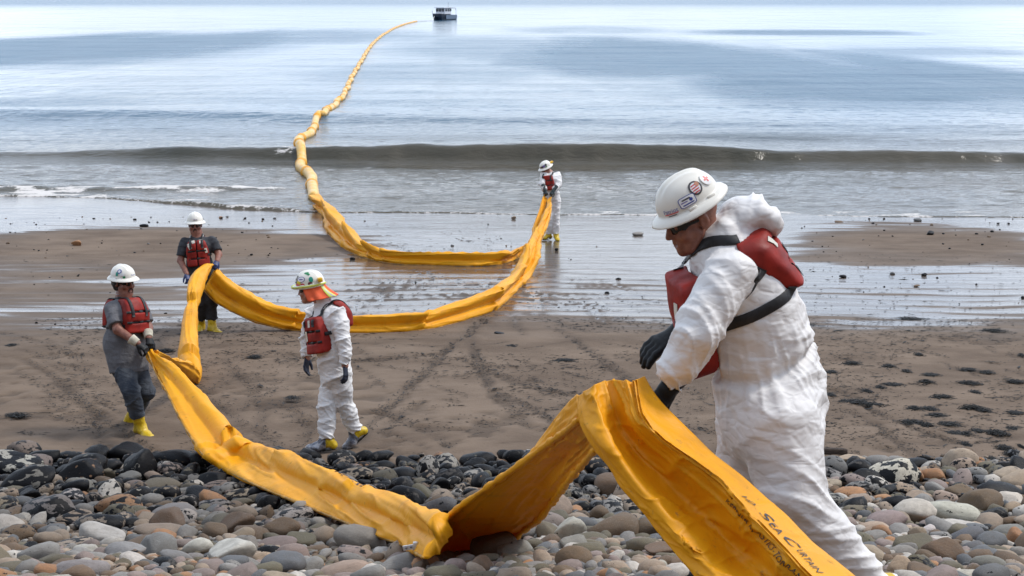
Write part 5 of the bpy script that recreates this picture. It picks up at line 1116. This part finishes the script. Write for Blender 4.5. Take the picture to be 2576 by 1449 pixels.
    def drape(pts, width, tree=tree_t):                       # webbing lying on the suit along a line of the photograph
        ps, ns_ = [], []
        for x, y in cr_spline(pts, 16):
            p, g = cast(tree, x, y); ps.append(p); ns_.append(g)
        ps = np.array(ps); ps[1:-1] = (ps[:-2] + 2 * ps[1:-1] + ps[2:]) / 4; ns_ = np.array(ns_); ns_[1:-1] = ns_[:-2] + ns_[1:-1] + ns_[2:]
        V, F = strap_vf(ps, ns_, width, .0028, 40); obj('strap', V, F, M['web'], root)
    drape([(1856, 603), (1838, 606), (1798, 606), (1766, 618), (1738, 642), (1706, 676)], .044, tree_a)
    drape([(1918, 676), (1908, 694), (1884, 730), (1850, 760), (1800, 790)], .044)
    drape([(1996, 722), (1980, 742), (1944, 769), (1890, 798), (1846, 813), (1790, 832)], .046)
worker_front()

letters('lettering', 'OCEAN SEAS', GC, .735, .80, .125, .25, 1.0, flip=1, parent=oC)
# ------- the four men farther off
def worker(label, Z, J, fwd, hfwd, suit='suit', legs='suit', skin='skin', glv='glove_navy', gcuff=None, s=1.0, h=.011, tor=None, roll=(0, 0, 1), vest_kw={}, hat_kw={}, hair=False, curl=((.4, .6, .5), (.4, .6, .5)), gd=None, boots=None, seed=1., gauntlet=0., cloth=None, hat_s=1.02, lean=None, beard=False):
    q = lambda k: P(J[k][0], J[k][1], Z + (J[k][2] if len(J[k]) > 2 else 0.)); j = {k: q(k) for k in J}
    base = (j['anR'] + j['anL']) / 2; base = np.array([base[0], base[1], float(gz(base[0], base[1]))])
    root = thing('person', base, label, 'person', 'boom crew')
    U = unit(j['neck'] - j['pel']); Fd = np.asarray(fwd, float); Fd = unit(Fd - U * (Fd @ U)); S = np.cross(U, Fd)      # S: to the person's left
    pel, wai, che, nk = j['pel'], j['waist'], j['chest'], j['neck']; a = tor or (.165, .14, .16, .135, .175, .135)
    hipR, hipL = pel - S * .085 - U * .03, pel + S * .085 - U * .03
    shr = .072 if suit == 'suit' else .062
    tp = [(s_ecap(pel, wai, S, a[0], a[1], a[2], a[3]), 0), (s_ecap(wai, che, S, a[2], a[3], a[4], a[5]), .05), (s_ecap(che, nk - U * .03, S, a[4] * .95, a[5] * .95, .085, .075), .05), (s_cone(j['shR'], j['shL'], shr, shr), .05)]
    torso = union(tp); full = suit == 'suit'
    armr = (.086, .078, .074, .058) if full else (.082, .074, .05, .04)
    lo, hi = lohi(list(j.values()), .26); bn = []
    def limb(a_, b_, c_, r): return [(s_cone(a_, b_, r[0], r[1]), .045), (s_cone(b_, c_, r[2], r[3], cut_b=True), .035)]
    lr = (.112, .090, .094, .086) if legs == 'suit' else (.124, .094, .096, .084)
    lg = []
    for hp, k, an in ((hipR, j['knR'], j['anR']), (hipL, j['knL'], j['anL'])):
        d_ = unit(an - k); an_ = k + (an - k) * (1.0 if legs == 'suit' else .74); lg += [(g_, .022 if n_ == 0 else .035) for n_, (g_, _) in enumerate(limb(hp, k, an_, lr))]; bn += [(hp, k, .12, .8, .9), (k, an, .1, 1.25, 1.0)]
    tb = [(pel, wai, .16, .7, .8), (wai, che, .16, .8, .8), (che, nk, .14, .4, .8)]
    if full:
        ar = limb(j['shR'], j['elR'], j['wrR'], armr) + limb(j['shL'], j['elL'], j['wrL'], armr)
        col = [(s_cone(nk - U * .04, nk + U * .045, .085, .080, cut_b=True), .02)]
        fn = union(tp + col + ar + lg); V, F = mesh_sdf(fn, lo, hi, h); N = vnormals(V, F)
        V = bones_wrinkle(V, N, tb + bn + [(j['shR'], j['elR'], .1, .9, 1.), (j['elR'], j['wrR'], .09, 1.2, 1.1), (j['shL'], j['elL'], .1, .9, 1.), (j['elL'], j['wrL'], .09, 1.2, 1.1)], .026, seed)
        V = smooth_np(V, F, 1, .3); wd = np.abs((V - wai) @ U); near = np.exp(-(wd / .018) ** 2) * (np.linalg.norm(V - wai, axis=1) < .22); V = V - N * (near * .012)[:, None]
        obj('coverall', V, F, M['suit'], root)
    else:
        sl = []
        for a_, b_ in ((j['shR'], j['elR']), (j['shL'], j['elL'])): sl.append((s_cone(a_, a_ + (b_ - a_) * .78, .076, .080, cut_b=True), .03))
        hem = pel - U * .10; sh = union(tp + [(s_ecap(wai, hem, S, a[2] + .01, a[3] + .01, a[0] + .018, a[1] + .02), .05)] + sl); f = lambda p: np.maximum(sh(p), (hem - p) @ U)
        nkc = s_cone(nk, nk + U * .12, .068, .075); f2 = lambda p: smax(f(p), -nkc(p), .01)
        V, F = mesh_sdf(f2, lo, hi, h); N = vnormals(V, F); V = bones_wrinkle(V, N, tb + [(j['shR'], j['elR'], .1, .9, 1.), (j['shL'], j['elL'], .1, .9, 1.)], .014, seed); obj('tee_shirt', smooth_np(V, F, 1, .3), F, M[suit], root)
        pf = union([(s_ecap(pel - U * .05, pel + U * .06, S, a[0] * .98, a[1] * .98, a[0] * .93, a[1] * .93), 0)] + lg); V, F = mesh_sdf(pf, lo, hi, h); N = vnormals(V, F); V = bones_wrinkle(V, N, tb[:1] + bn, .020, seed + 4); obj('trousers', smooth_np(V, F, 1, .3), F, M[legs], root)
    Rm = frame_head(hfwd, roll); hc = j['head']; hs = 1.12 * s
    hp = head_sdf(hc, Rm, hs, .2); nkb = nk - Fd * .025; ch = [(s_cone(hc + Rm @ np.array([0, -.035, -.045]), nkb, .049, .060), .012), (s_cone(nk, che, .08, .10), .05), (s_cone(che, pel, .10, .09), .05), (s_cone(j['shR'], j['shL'], .052, .052), .05)]
    for q_ in 'RL':
        ch += [(s_cone(j['sh' + q_], j['el' + q_], .058 if not full else .045, .047 if not full else .04), .04), (s_cone(j['el' + q_], j['wr' + q_], .049 if not full else .04, .034), .03)]
        ch += [(s_cone({'R': hipR, 'L': hipL}[q_], j['kn' + q_], .075, .055), .04), (s_cone(j['kn' + q_], j['an' + q_], .055, .042), .03)]
    body(root, hp, ch, lo, hi, max(.0065, h * .7), skin)
    sunglasses(root, hc, Rm, hs)
    if beard:                                     # short dark beard round the mouth and chin
        hfn = union(hp); fb_ = lambda p: np.maximum(hfn(p) - .0035 * hs, s_ell(hc + Rm @ (np.array([0, .105, -.085]) * hs), np.array([.034, .05, .042]) * hs, Rm)(p))
        fb2 = lambda p: smax(fb_(p), -s_ell(hc + Rm @ (np.array([0, .11, -.071]) * hs), np.array([.020, .04, .012]) * hs, Rm)(p), .004)
        V, F = mesh_sdf(fb2, hc - .2, hc + .2, .0045); obj('beard', V, F, M['beard'], root)
    if hair:
        hf = union(hp[:2]); f3 = lambda p: np.maximum.reduce([s_ell(hc + Rm @ (np.array([0, -.035, .0]) * hs), np.array([.094, .090, .10]) * hs, Rm)(p), ((p - hc) @ Rm[:, 1]) - .025 * hs, -(((p - hc) @ Rm[:, 2]) + .085 * hs)])
        V, F = mesh_sdf(f3, hc - .2, hc + .2, .007); V = V + vnormals(V, F) * (.012 * fbm(V * 28, 3))[:, None]; obj('hair', V, F, M['hair'], root)
    hat = helmet(root, hc, Rm, hat_s, **hat_kw)
    for i, q_ in enumerate('RL'):
        dd = unit(j['ha' + q_] - j['wr' + q_]); glove(root, j['wr' + q_], dd, gd[i] if gd else Fd, 1 if q_ == 'L' else -1, 1.08 * s, glv, curl[i], .8, gauntlet, max(.0055, h * .55), cuffmat=gcuff)
    for i, q_ in enumerate('RL'):
        k_ = dict(boots[i]); boot(root, j['an' + q_], k_.pop('dir'), k_.pop('up', (0, 0, 1)), 1.05 * s, h=max(.008, h * .8), shaft_dir=unit(j['kn' + q_] - j['an' + q_]), **k_)
    vkw = dict(front=(-.24, .10), back=(-.16, .16), halfw=.15, thick=.062, bthick=.06, h=.010); vkw.update(vest_kw)
    af, band, pt = vest(root, torso, che, S, Fd, U, 1.0, **vkw)
    return root, hc, Rm, hat, (S, Fd, U), torso, af

# man in grey shirt, leaning back on the boom
J = dict(head=(311, 709, 0), neck=(312, 748, 0), chest=(317, 790, 0), waist=(313, 862, .02), pel=(324, 912, .02), shR=(279, 776, -.10), shL=(352, 768, .16), elR=(297, 830, -.22), wrR=(347, 864, -.30), haR=(376, 884, -.30), elL=(372, 824, .10), wrL=(374, 850, -.10), haL=(379, 880, -.22),
         knR=(330, 985, -.20), anR=(353, 1070, -.05), knL=(366, 985, .05), anL=(331, 1048, .48))
r1 = worker('man in grey tee shirt, jeans and yellow boots leaning back, pulling the boom', 15.0, J, (.80, -.60, .1), (.83, -.55, -.05), 'tee_grey', 'denim', 'skin', 'glove_black', 'cuff', 1.0, .0095, (.198, .172, .202, .18, .198, .158), vest_kw=dict(front=(-.20, .17), back=(-.12, .17), halfw=.15, thick=.075, bthick=.075), hair=True, beard=True,
    curl=((.7, .8, .6), (.7, .8, .6)), gd=[(0, .3, -1), (-.3, .3, -1)], boots=[dict(dir=(.75, -.66, -.05)), dict(dir=(.9, -.40, -.05))], seed=2.,
    hat_kw=dict(brim_w=.032, stickers=[(('sticker', .9, .30, .05, .03, 'st_white'), dict(rnd=False, lift=.003)), (('lettering', -.15, .25, .055, .02, 'st_blue'), dict(txt='Patriot')), (('sticker', 1.15, .55, .05, .05, 'st_blue'), {}), (('sticker', 1.15, .55, .03, .03, 'st_white'), dict(lift=.003)), (('sticker', .75, .12, .026, .026, 'st_green'), {}), (('sticker', 1.35, .32, .03, .04, 'st_teal'), dict(rnd=False))]))
# man in dark shirt behind the first lifted fold
J = dict(head=(491, 565, 0), neck=(496, 590, 0), chest=(498, 622, -.02), waist=(503, 668, 0), pel=(508, 706, .02), shR=(464, 611, -.05), shL=(536, 607, .05), elR=(454, 655, -.10), wrR=(470, 690, -.28), haR=(476, 708, -.34), elL=(550, 640, -.02), wrL=(546, 657, -.22), haL=(537, 676, -.36),
         knR=(506, 765, -.10), anR=(505, 817, .06), knL=(530, 765, -.06), anL=(534, 820, -.05))
r2 = worker('man in charcoal tee shirt and dark trousers holding up the boom on wet sand', 21.0, J, (.12, -.99, .0), (.18, -.98, -.02), 'tee_dark', 'dark_trousers', 'skin', 'glove_blue', None, 1.0, .011, beard=True, tor= (.17, .14, .17, .145, .185, .14), vest_kw=dict(front=(-.28, .10), halfw=.165, split=True, taper=.3, patches=[(-.10, .02, .05, .09, 1, .4), (-.04, .08, .045, .05, 1, .3), (.07, .08, .05, .07), (.13, -.06, .04, .07, 1, .2)]),
    curl=((.7, .8, .6), (.7, .8, .6)), gd=[(.2, -.5, -1), (-.4, -.4, -1)], boots=[dict(dir=(-.1, -1, 0)), dict(dir=(.78, -.62, 0))], seed=5., hat_kw=dict(brim_w=.034, stickers=[(('lettering', -.1, .3, .055, .02, 'st_violet'), dict(txt='Patriot')), (('sticker', -.1, .18, .06, .006, 'st_dark'), dict(rnd=False))]))
# worker in white with the orange neck cloth
J = dict(head=(781, 728, 0), neck=(812, 762, .0), chest=(828, 805, .0), waist=(838, 893, .0), pel=(845, 940, .02), shR=(790, 790, .17), shL=(852, 795, -.15), elR=(772, 855, .26), wrR=(773, 900, .22), haR=(767, 940, .20), elL=(866, 862, -.22), wrL=(868, 920, -.24), haL=(871, 955, -.25),
         knR=(822, 1028, .02), anR=(823, 1104, .02), knL=(866, 1015, .06), anL=(893, 1080, .20))
r3 = worker('worker in white coverall with orange neck cloth and navy gloves walking on the dry sand', 14.1, J, (-.78, -.62, .0), (-.93, .22, -.16), 'suit', 'suit', 'skin2', 'glove_navy', None, 1.0, .0088, (.185, .165, .165, .155, .185, .155), vest_kw=dict(front=(-.30, .06), halfw=.15, thick=.085, back=(-.10, .18), patches=[(.02, .0, .035, .07), (-.07, -.12, .05, .10)]),
    curl=((.25, .3, .25), (.3, .35, .3)), gd=[(.6, -.3, 0), (-.9, .3, 0)], boots=[dict(dir=(-.95, -.15, -.02), tape=(.02, .3)), dict(dir=(-.80, -.25, -.62), up=(-.5, 0, .8), tape=(.03, .3))], seed=8., hat_s=1.06,
    hat_kw=dict(brim_w=.026, cap=True, stickers=[(('sticker', -1.25, .44, .085, .055, 'st_violet'), {}), (('sticker', -1.25, .44, .072, .044, 'st_white'), dict(lift=.003)), (('sticker', -1.25, .44, .045, .012, 'st_violet'), dict(lift=.004)), (('sticker', -2.0, .34, .04, .055, 'st_teal'), {}), (('sticker', -1.05, .20, .048, .042, 'st_yellow'), {}), (('sticker', -.95, .06, .05, .03, 'st_pink'), {}), (('sticker', -1.35, .05, .045, .026, 'st_red'), {}), (('sticker', -1.9, .07, .045, .030, 'st_maroon'), {}),
      (('sticker', -1.75, .83, .022, .065, 'st_green'), dict(rnd=False, rot=.9)), (('sticker', -1.75, .875, .030, .030, 'st_green'), dict(rnd=False, rot=.9)), (('lettering', -.72, .45, .04, .07, 'st_dark'), dict(txt='S')), (('sticker', -.72, .62, .008, .05, 'st_dark'), dict(rnd=False, rot=.6)), (('sticker', -.72, .30, .006, .05, 'st_dark'), dict(rnd=False, rot=.6))]))
root3, hc, Rm, hat, (S3, F3, U3), tors3, af3 = r3
na, nv = 26, 16; az = np.linspace(-3.9, -1.18, na); G = np.zeros((na, nv, 3))
for i, a in enumerate(az):                        # neck cloth hanging from the hat brim over nape and near side
    for k, v in enumerate(np.linspace(0, 1, nv)):
        a2 = a - .42 * v * sstep(-2.3, -1.18, a); r = .100 + .022 * v + .030 * v ** 2; p = np.array([r * math.sin(a2), (.125 + .03 * v + .09 * v ** 2 * max(-math.cos(a2), 0)) * math.cos(a2) - .012, .050 - .138 * v]) + .010 * v * np.array([math.sin(a), math.cos(a), 0]) * math.sin(a * 9 + v * 2)
        G[i, k] = hc + Rm @ (p * 1.06)
Vt, Ft = thicken(G, .004); nc = obj('neck_cloth', Vt, Ft, M['orange'], root3)
i0 = 9
for off, mt in ((0, 'lime'), (1.1, 'silver'), (2.2, 'lime')):
    Gs = np.stack([cr_spline(G[:, k], 200)[int((i0 + off * .9) * 8):int((i0 + off * .9) * 8) + 9] for k in range(nv)], 1); Nn = vnormals(Gs.reshape(-1, 3), grid_faces(*Gs.shape[:2])).reshape(Gs.shape); Nn *= np.sign(np.sum(Nn * (Gs - hc), -1))[..., None]
    Vt, Ft = thicken(Gs + Nn * .004, .003); obj('reflective_band', Vt, Ft, M[mt], nc)
e = np.linspace(-3.1, 0.6, 40); rimp = np.stack([(.112 + .028 * np.where(np.cos(e) > .3, 1 + np.cos(e), 1) * .8) * np.sin(e), (.140 + .022 * np.where(np.cos(e) > .3, 1 + np.cos(e), 1)) * np.cos(e), -.020 + 0 * e], 1)
Gr = np.stack([hat[2] + (rimp * 1.06) @ hat[3].T, hat[2] + ((rimp * [1.01, 1.01, 1] + [0, 0, .016]) * 1.06) @ hat[3].T], 1); Vt, Ft = thicken(Gr, .004); obj('reflective_band', Vt, Ft, M['lime'], hat[0])
lp = hat[2] + hat[3] @ (np.array([-.075, -.135, .030]) * 1.06); Rl = hat[3] @ np.array(Matrix.Rotation(.5, 3, 'Z')); V1 = boxvf((0, 0, 0), (.075, .045, .040)); la = obj('head_lamp', V1[0] @ Rl.T + lp, V1[1], M['lamp_yellow'], hat[0])
# worker in white at the water's edge
J = dict(head=(1373.5, 424.5, 0), neck=(1383, 436, 0), chest=(1386, 452, 0), waist=(1389, 484, 0), pel=(1391, 500, .02), shR=(1368, 443, -.05), shL=(1403, 442, .03), elR=(1363, 463, -.16), wrR=(1371, 478, -.34), haR=(1377, 494, -.40), elL=(1405, 465, -.10), wrL=(1392, 480, -.32), haL=(1381, 496, -.40),
         knR=(1381, 545, -.08), anR=(1380, 589, .03), knL=(1399, 545, -.04), anL=(1399, 590, -.02))
r4 = worker('worker in white coverall and red vest bending over two boom strands at the water edge', 32.6, J, (-.42, -.90, -.1), (-.80, -.45, -.42), 'suit', 'suit', 'skin2', 'glove_green', None, 1.0, .014, (.17, .14, .165, .14, .18, .135), vest_kw=dict(front=(-.24, .10), halfw=.135, h=.012), curl=((.7, .8, .6), (.7, .8, .6)), gd=[(.3, 0, -1), (-.3, 0, -1)], gauntlet=.14,
    boots=[dict(dir=(-.8, -.6, 0)), dict(dir=(.25, -1, -.1))], seed=11., hat_kw=dict(brim_w=.036, stickers=[(('sticker', -.6, .30, .05, .05, 'st_dark'), {}), (('sticker', -.95, .36, .055, .055, 'st_violet'), {}), (('sticker', -.25, .25, .04, .04, 'st_dark'), {}), (('sticker', -1.35, .48, .055, .055, 'st_dark'), {}), (('sticker', -1.3, .12, .05, .03, 'st_green'), {})]))
lp = r4[3][2] + r4[3][3] @ np.array([-.02, -.16, .02]); V1 = boxvf((0, 0, 0), (.07, .09, .035)); obj('head_lamp', V1[0] @ r4[3][3].T + lp, V1[1], M['lamp_yellow'], r4[3][0])

# ---------------------------------------------------------------- print on the nearest stretch of the boom
GU = GA if project(GA[60, 0])[1] < project(GA[60, -1])[1] else np.ascontiguousarray(GA[:, ::-1])
def on_sheet(s_, G, p0, p1, hpx, shear=0., base=.74, add=0., lift=.003):
    """flat print: the line starts and ends abreast of two places of the ridge; base is its height on the upper face (0 edge, 1 ridge)"""
    n_, m_ = G.shape[:2]; Lc = np.concatenate([np.zeros((n_, 1)), np.cumsum(np.linalg.norm(np.diff(G, axis=1), axis=2), 1)], 1); rk = int(round(.286 * (m_ - 1)))
    x_, y_, zz = project(G[:, rk]); at = lambda p: int(np.argmin((x_ - p[0]) ** 2 + (y_ - p[1]) ** 2))
    i0_, i1_ = at(p0), at(p1); V2, F = text_vf(s_, shear, 3); x = (V2[:, 0] - V2[:, 0].min()) / (np.ptp(V2[:, 0]) + 1e-6)
    ia = np.clip(i0_ + (i1_ - i0_) * x, 0, n_ - 2.001); i = ia.astype(int); fi = (ia - i)[:, None]; lr_ = np.interp(ia, np.arange(n_), Lc[:, rk]); lt = base * lr_ + add - V2[:, 1] / .72 * hpx * zz[i0_] / FPX
    iv = np.array([np.interp(l, Lc[r], np.arange(m_)) for l, r in zip(lt, i)]).clip(0, m_ - 2.001); k = iv.astype(int); fk = (iv - k)[:, None]
    p = G[i, k] * (1 - fi) * (1 - fk) + G[i + 1, k] * fi * (1 - fk) + G[i, k + 1] * (1 - fi) * fk + G[i + 1, k + 1] * fi * fk
    nn = np.cross(G[i + 1, k] - G[i, k], G[i, k + 1] - G[i, k]); nn = unit_rows(nn); nn *= np.sign(np.sum(nn * (CAM - p), 1))[:, None]
    return obj('lettering', p + nn * lift, F, M['ink'], oA, smooth=False)
for txt, a, b_, hp_, sh in (('HD', (1846, 1250), (1870, 1276), 26, .1), ('S', (1888, 1294), (1910, 1316), 46, .1), ('EA', (1914, 1320), (1940, 1347), 30, .1), ('C', (1945, 1353), (1970, 1379), 46, .1), ('URTAIN', (1974, 1384), (2030, 1443), 30, .1)): on_sheet(txt, GU, a, b_, hp_, sh)
on_sheet('KEPNER PLASTICS - TORRANCE', GU, (1840, 1244), (2080, 1490), 22, 0, 1.0, .070)

# ---------------------------------------------------------------- the work boat far out
bp = sea_hit(1117, 50); t_ = (bp - CAM)[1]; rootb = thing('work_boat', (bp[0], bp[1], 0), 'small dark blue work boat with pale cabin out on the sea', 'boat')
ang = R_(-28); ca, sa = math.cos(ang), math.sin(ang); Rb = np.array([[ca, -sa, 0], [sa, ca, 0], [0, 0, 1]])     # local: x to starboard, -y towards the bow and the beach
def bt(name, V, F, mat, par=None, smooth=False): return obj(name, np.asarray(V, float) @ Rb.T + np.array([bp[0], bp[1], 0]), F, M[mat], par or rootb, smooth=smooth)
st_ = [(-3.6, .55, 1.55), (-3.3, 1.25, 1.50), (-2.2, 1.50, 1.42), (0, 1.55, 1.30), (2.4, 1.52, 1.20), (3.6, 1.50, 1.18)]; rows = []
for y, w_, zt in st_:
    rows.append([(-w_, y, zt), (-w_ * .97, y + .1, .75), (-w_ * .88, y + (.5 if y < -3 else .1), -.2), (-.35, y + (.6 if y < -3 else 0), -.3), (0, y + (.8 if y < -3 else 0), .25), (.35, y + (.6 if y < -3 else 0), -.3), (w_ * .88, y + (.5 if y < -3 else .1), -.2), (w_ * .97, y + .1, .75), (w_, y, zt)])
G = np.array(rows); nr, nc_ = G.shape[:2]; F = grid_faces(nr, nc_).tolist() + [list(range(nc_)), [(nr - 1) * nc_ + k for k in range(nc_)][::-1]] + [[i * nc_, (i + 1) * nc_, (i + 1) * nc_ + nc_ - 1, i * nc_ + nc_ - 1] for i in range(nr - 1)]
hull = bt('hull', G.reshape(-1, 3), F, 'hull')
bt('side_plate', *boxvf((1.60, .9, .72), (.05, 5.2, .95)), 'hull_side', hull); bt('rub_rail', *boxvf((0, -3.62, 1.50), (1.6, .10, .14)), 'rail', hull)
cab = bt('cabin', *boxvf((0, -.2, 2.05), (2.5, 3.3, 1.55)), 'cabin'); bt('roof', *boxvf((0, -.3, 2.92), (2.8, 3.8, .16)), 'cabin', cab)
for x in (-.80, 0, .80): bt('window', *boxvf((x, -1.87, 2.33), (.68, .06, .70)), 'window', cab)
for y in (-1.1, 0., 1.): bt('window', *boxvf((1.27, y, 2.35), (.06, .75, .60)), 'window', cab)
bt('foredeck', *boxvf((0, -2.7, 1.52), (2.0, 1.3, .12)), 'cabin')
for x in (-1.35, 1.35):
    bt('rail', *tube([(x, 1.5, 2.85), (x, 3.1, 2.80), (x, 3.45, 2.45), (x, 3.40, 1.2)], .06, 6), 'rail'); bt('stanchion', *tube([(x * .95, -3.2, 1.4), (x, -3.3, 2.3)], .05, 6), 'rail')
bt('crossbar', *tube([(-1.35, 3.1, 2.80), (1.35, 3.1, 2.80)], .06, 6, up=(0, 0, 1)), 'rail'); bt('antenna', *tube([(.6, 1.0, 3.0), (.6, 1.1, 4.2)], .045, 6), 'rail'); bt('radar', *tube([(-.3, -.4, 3.0), (-.3, -.4, 3.25)], .28, 10), 'cabin')
rp = np.stack([pw[-1] + [0, 0, .1], (pw[-1] + bp) / 2 + [0, 0, .06], bp + Rb @ np.array([-.6, -3.4, .9])]); tag(obj('tow_rope', *tube(cr_spline(rp, 16), .06, 5), M['rope']), 'thin white tow rope between the end of the boom and the boat', 'rope')
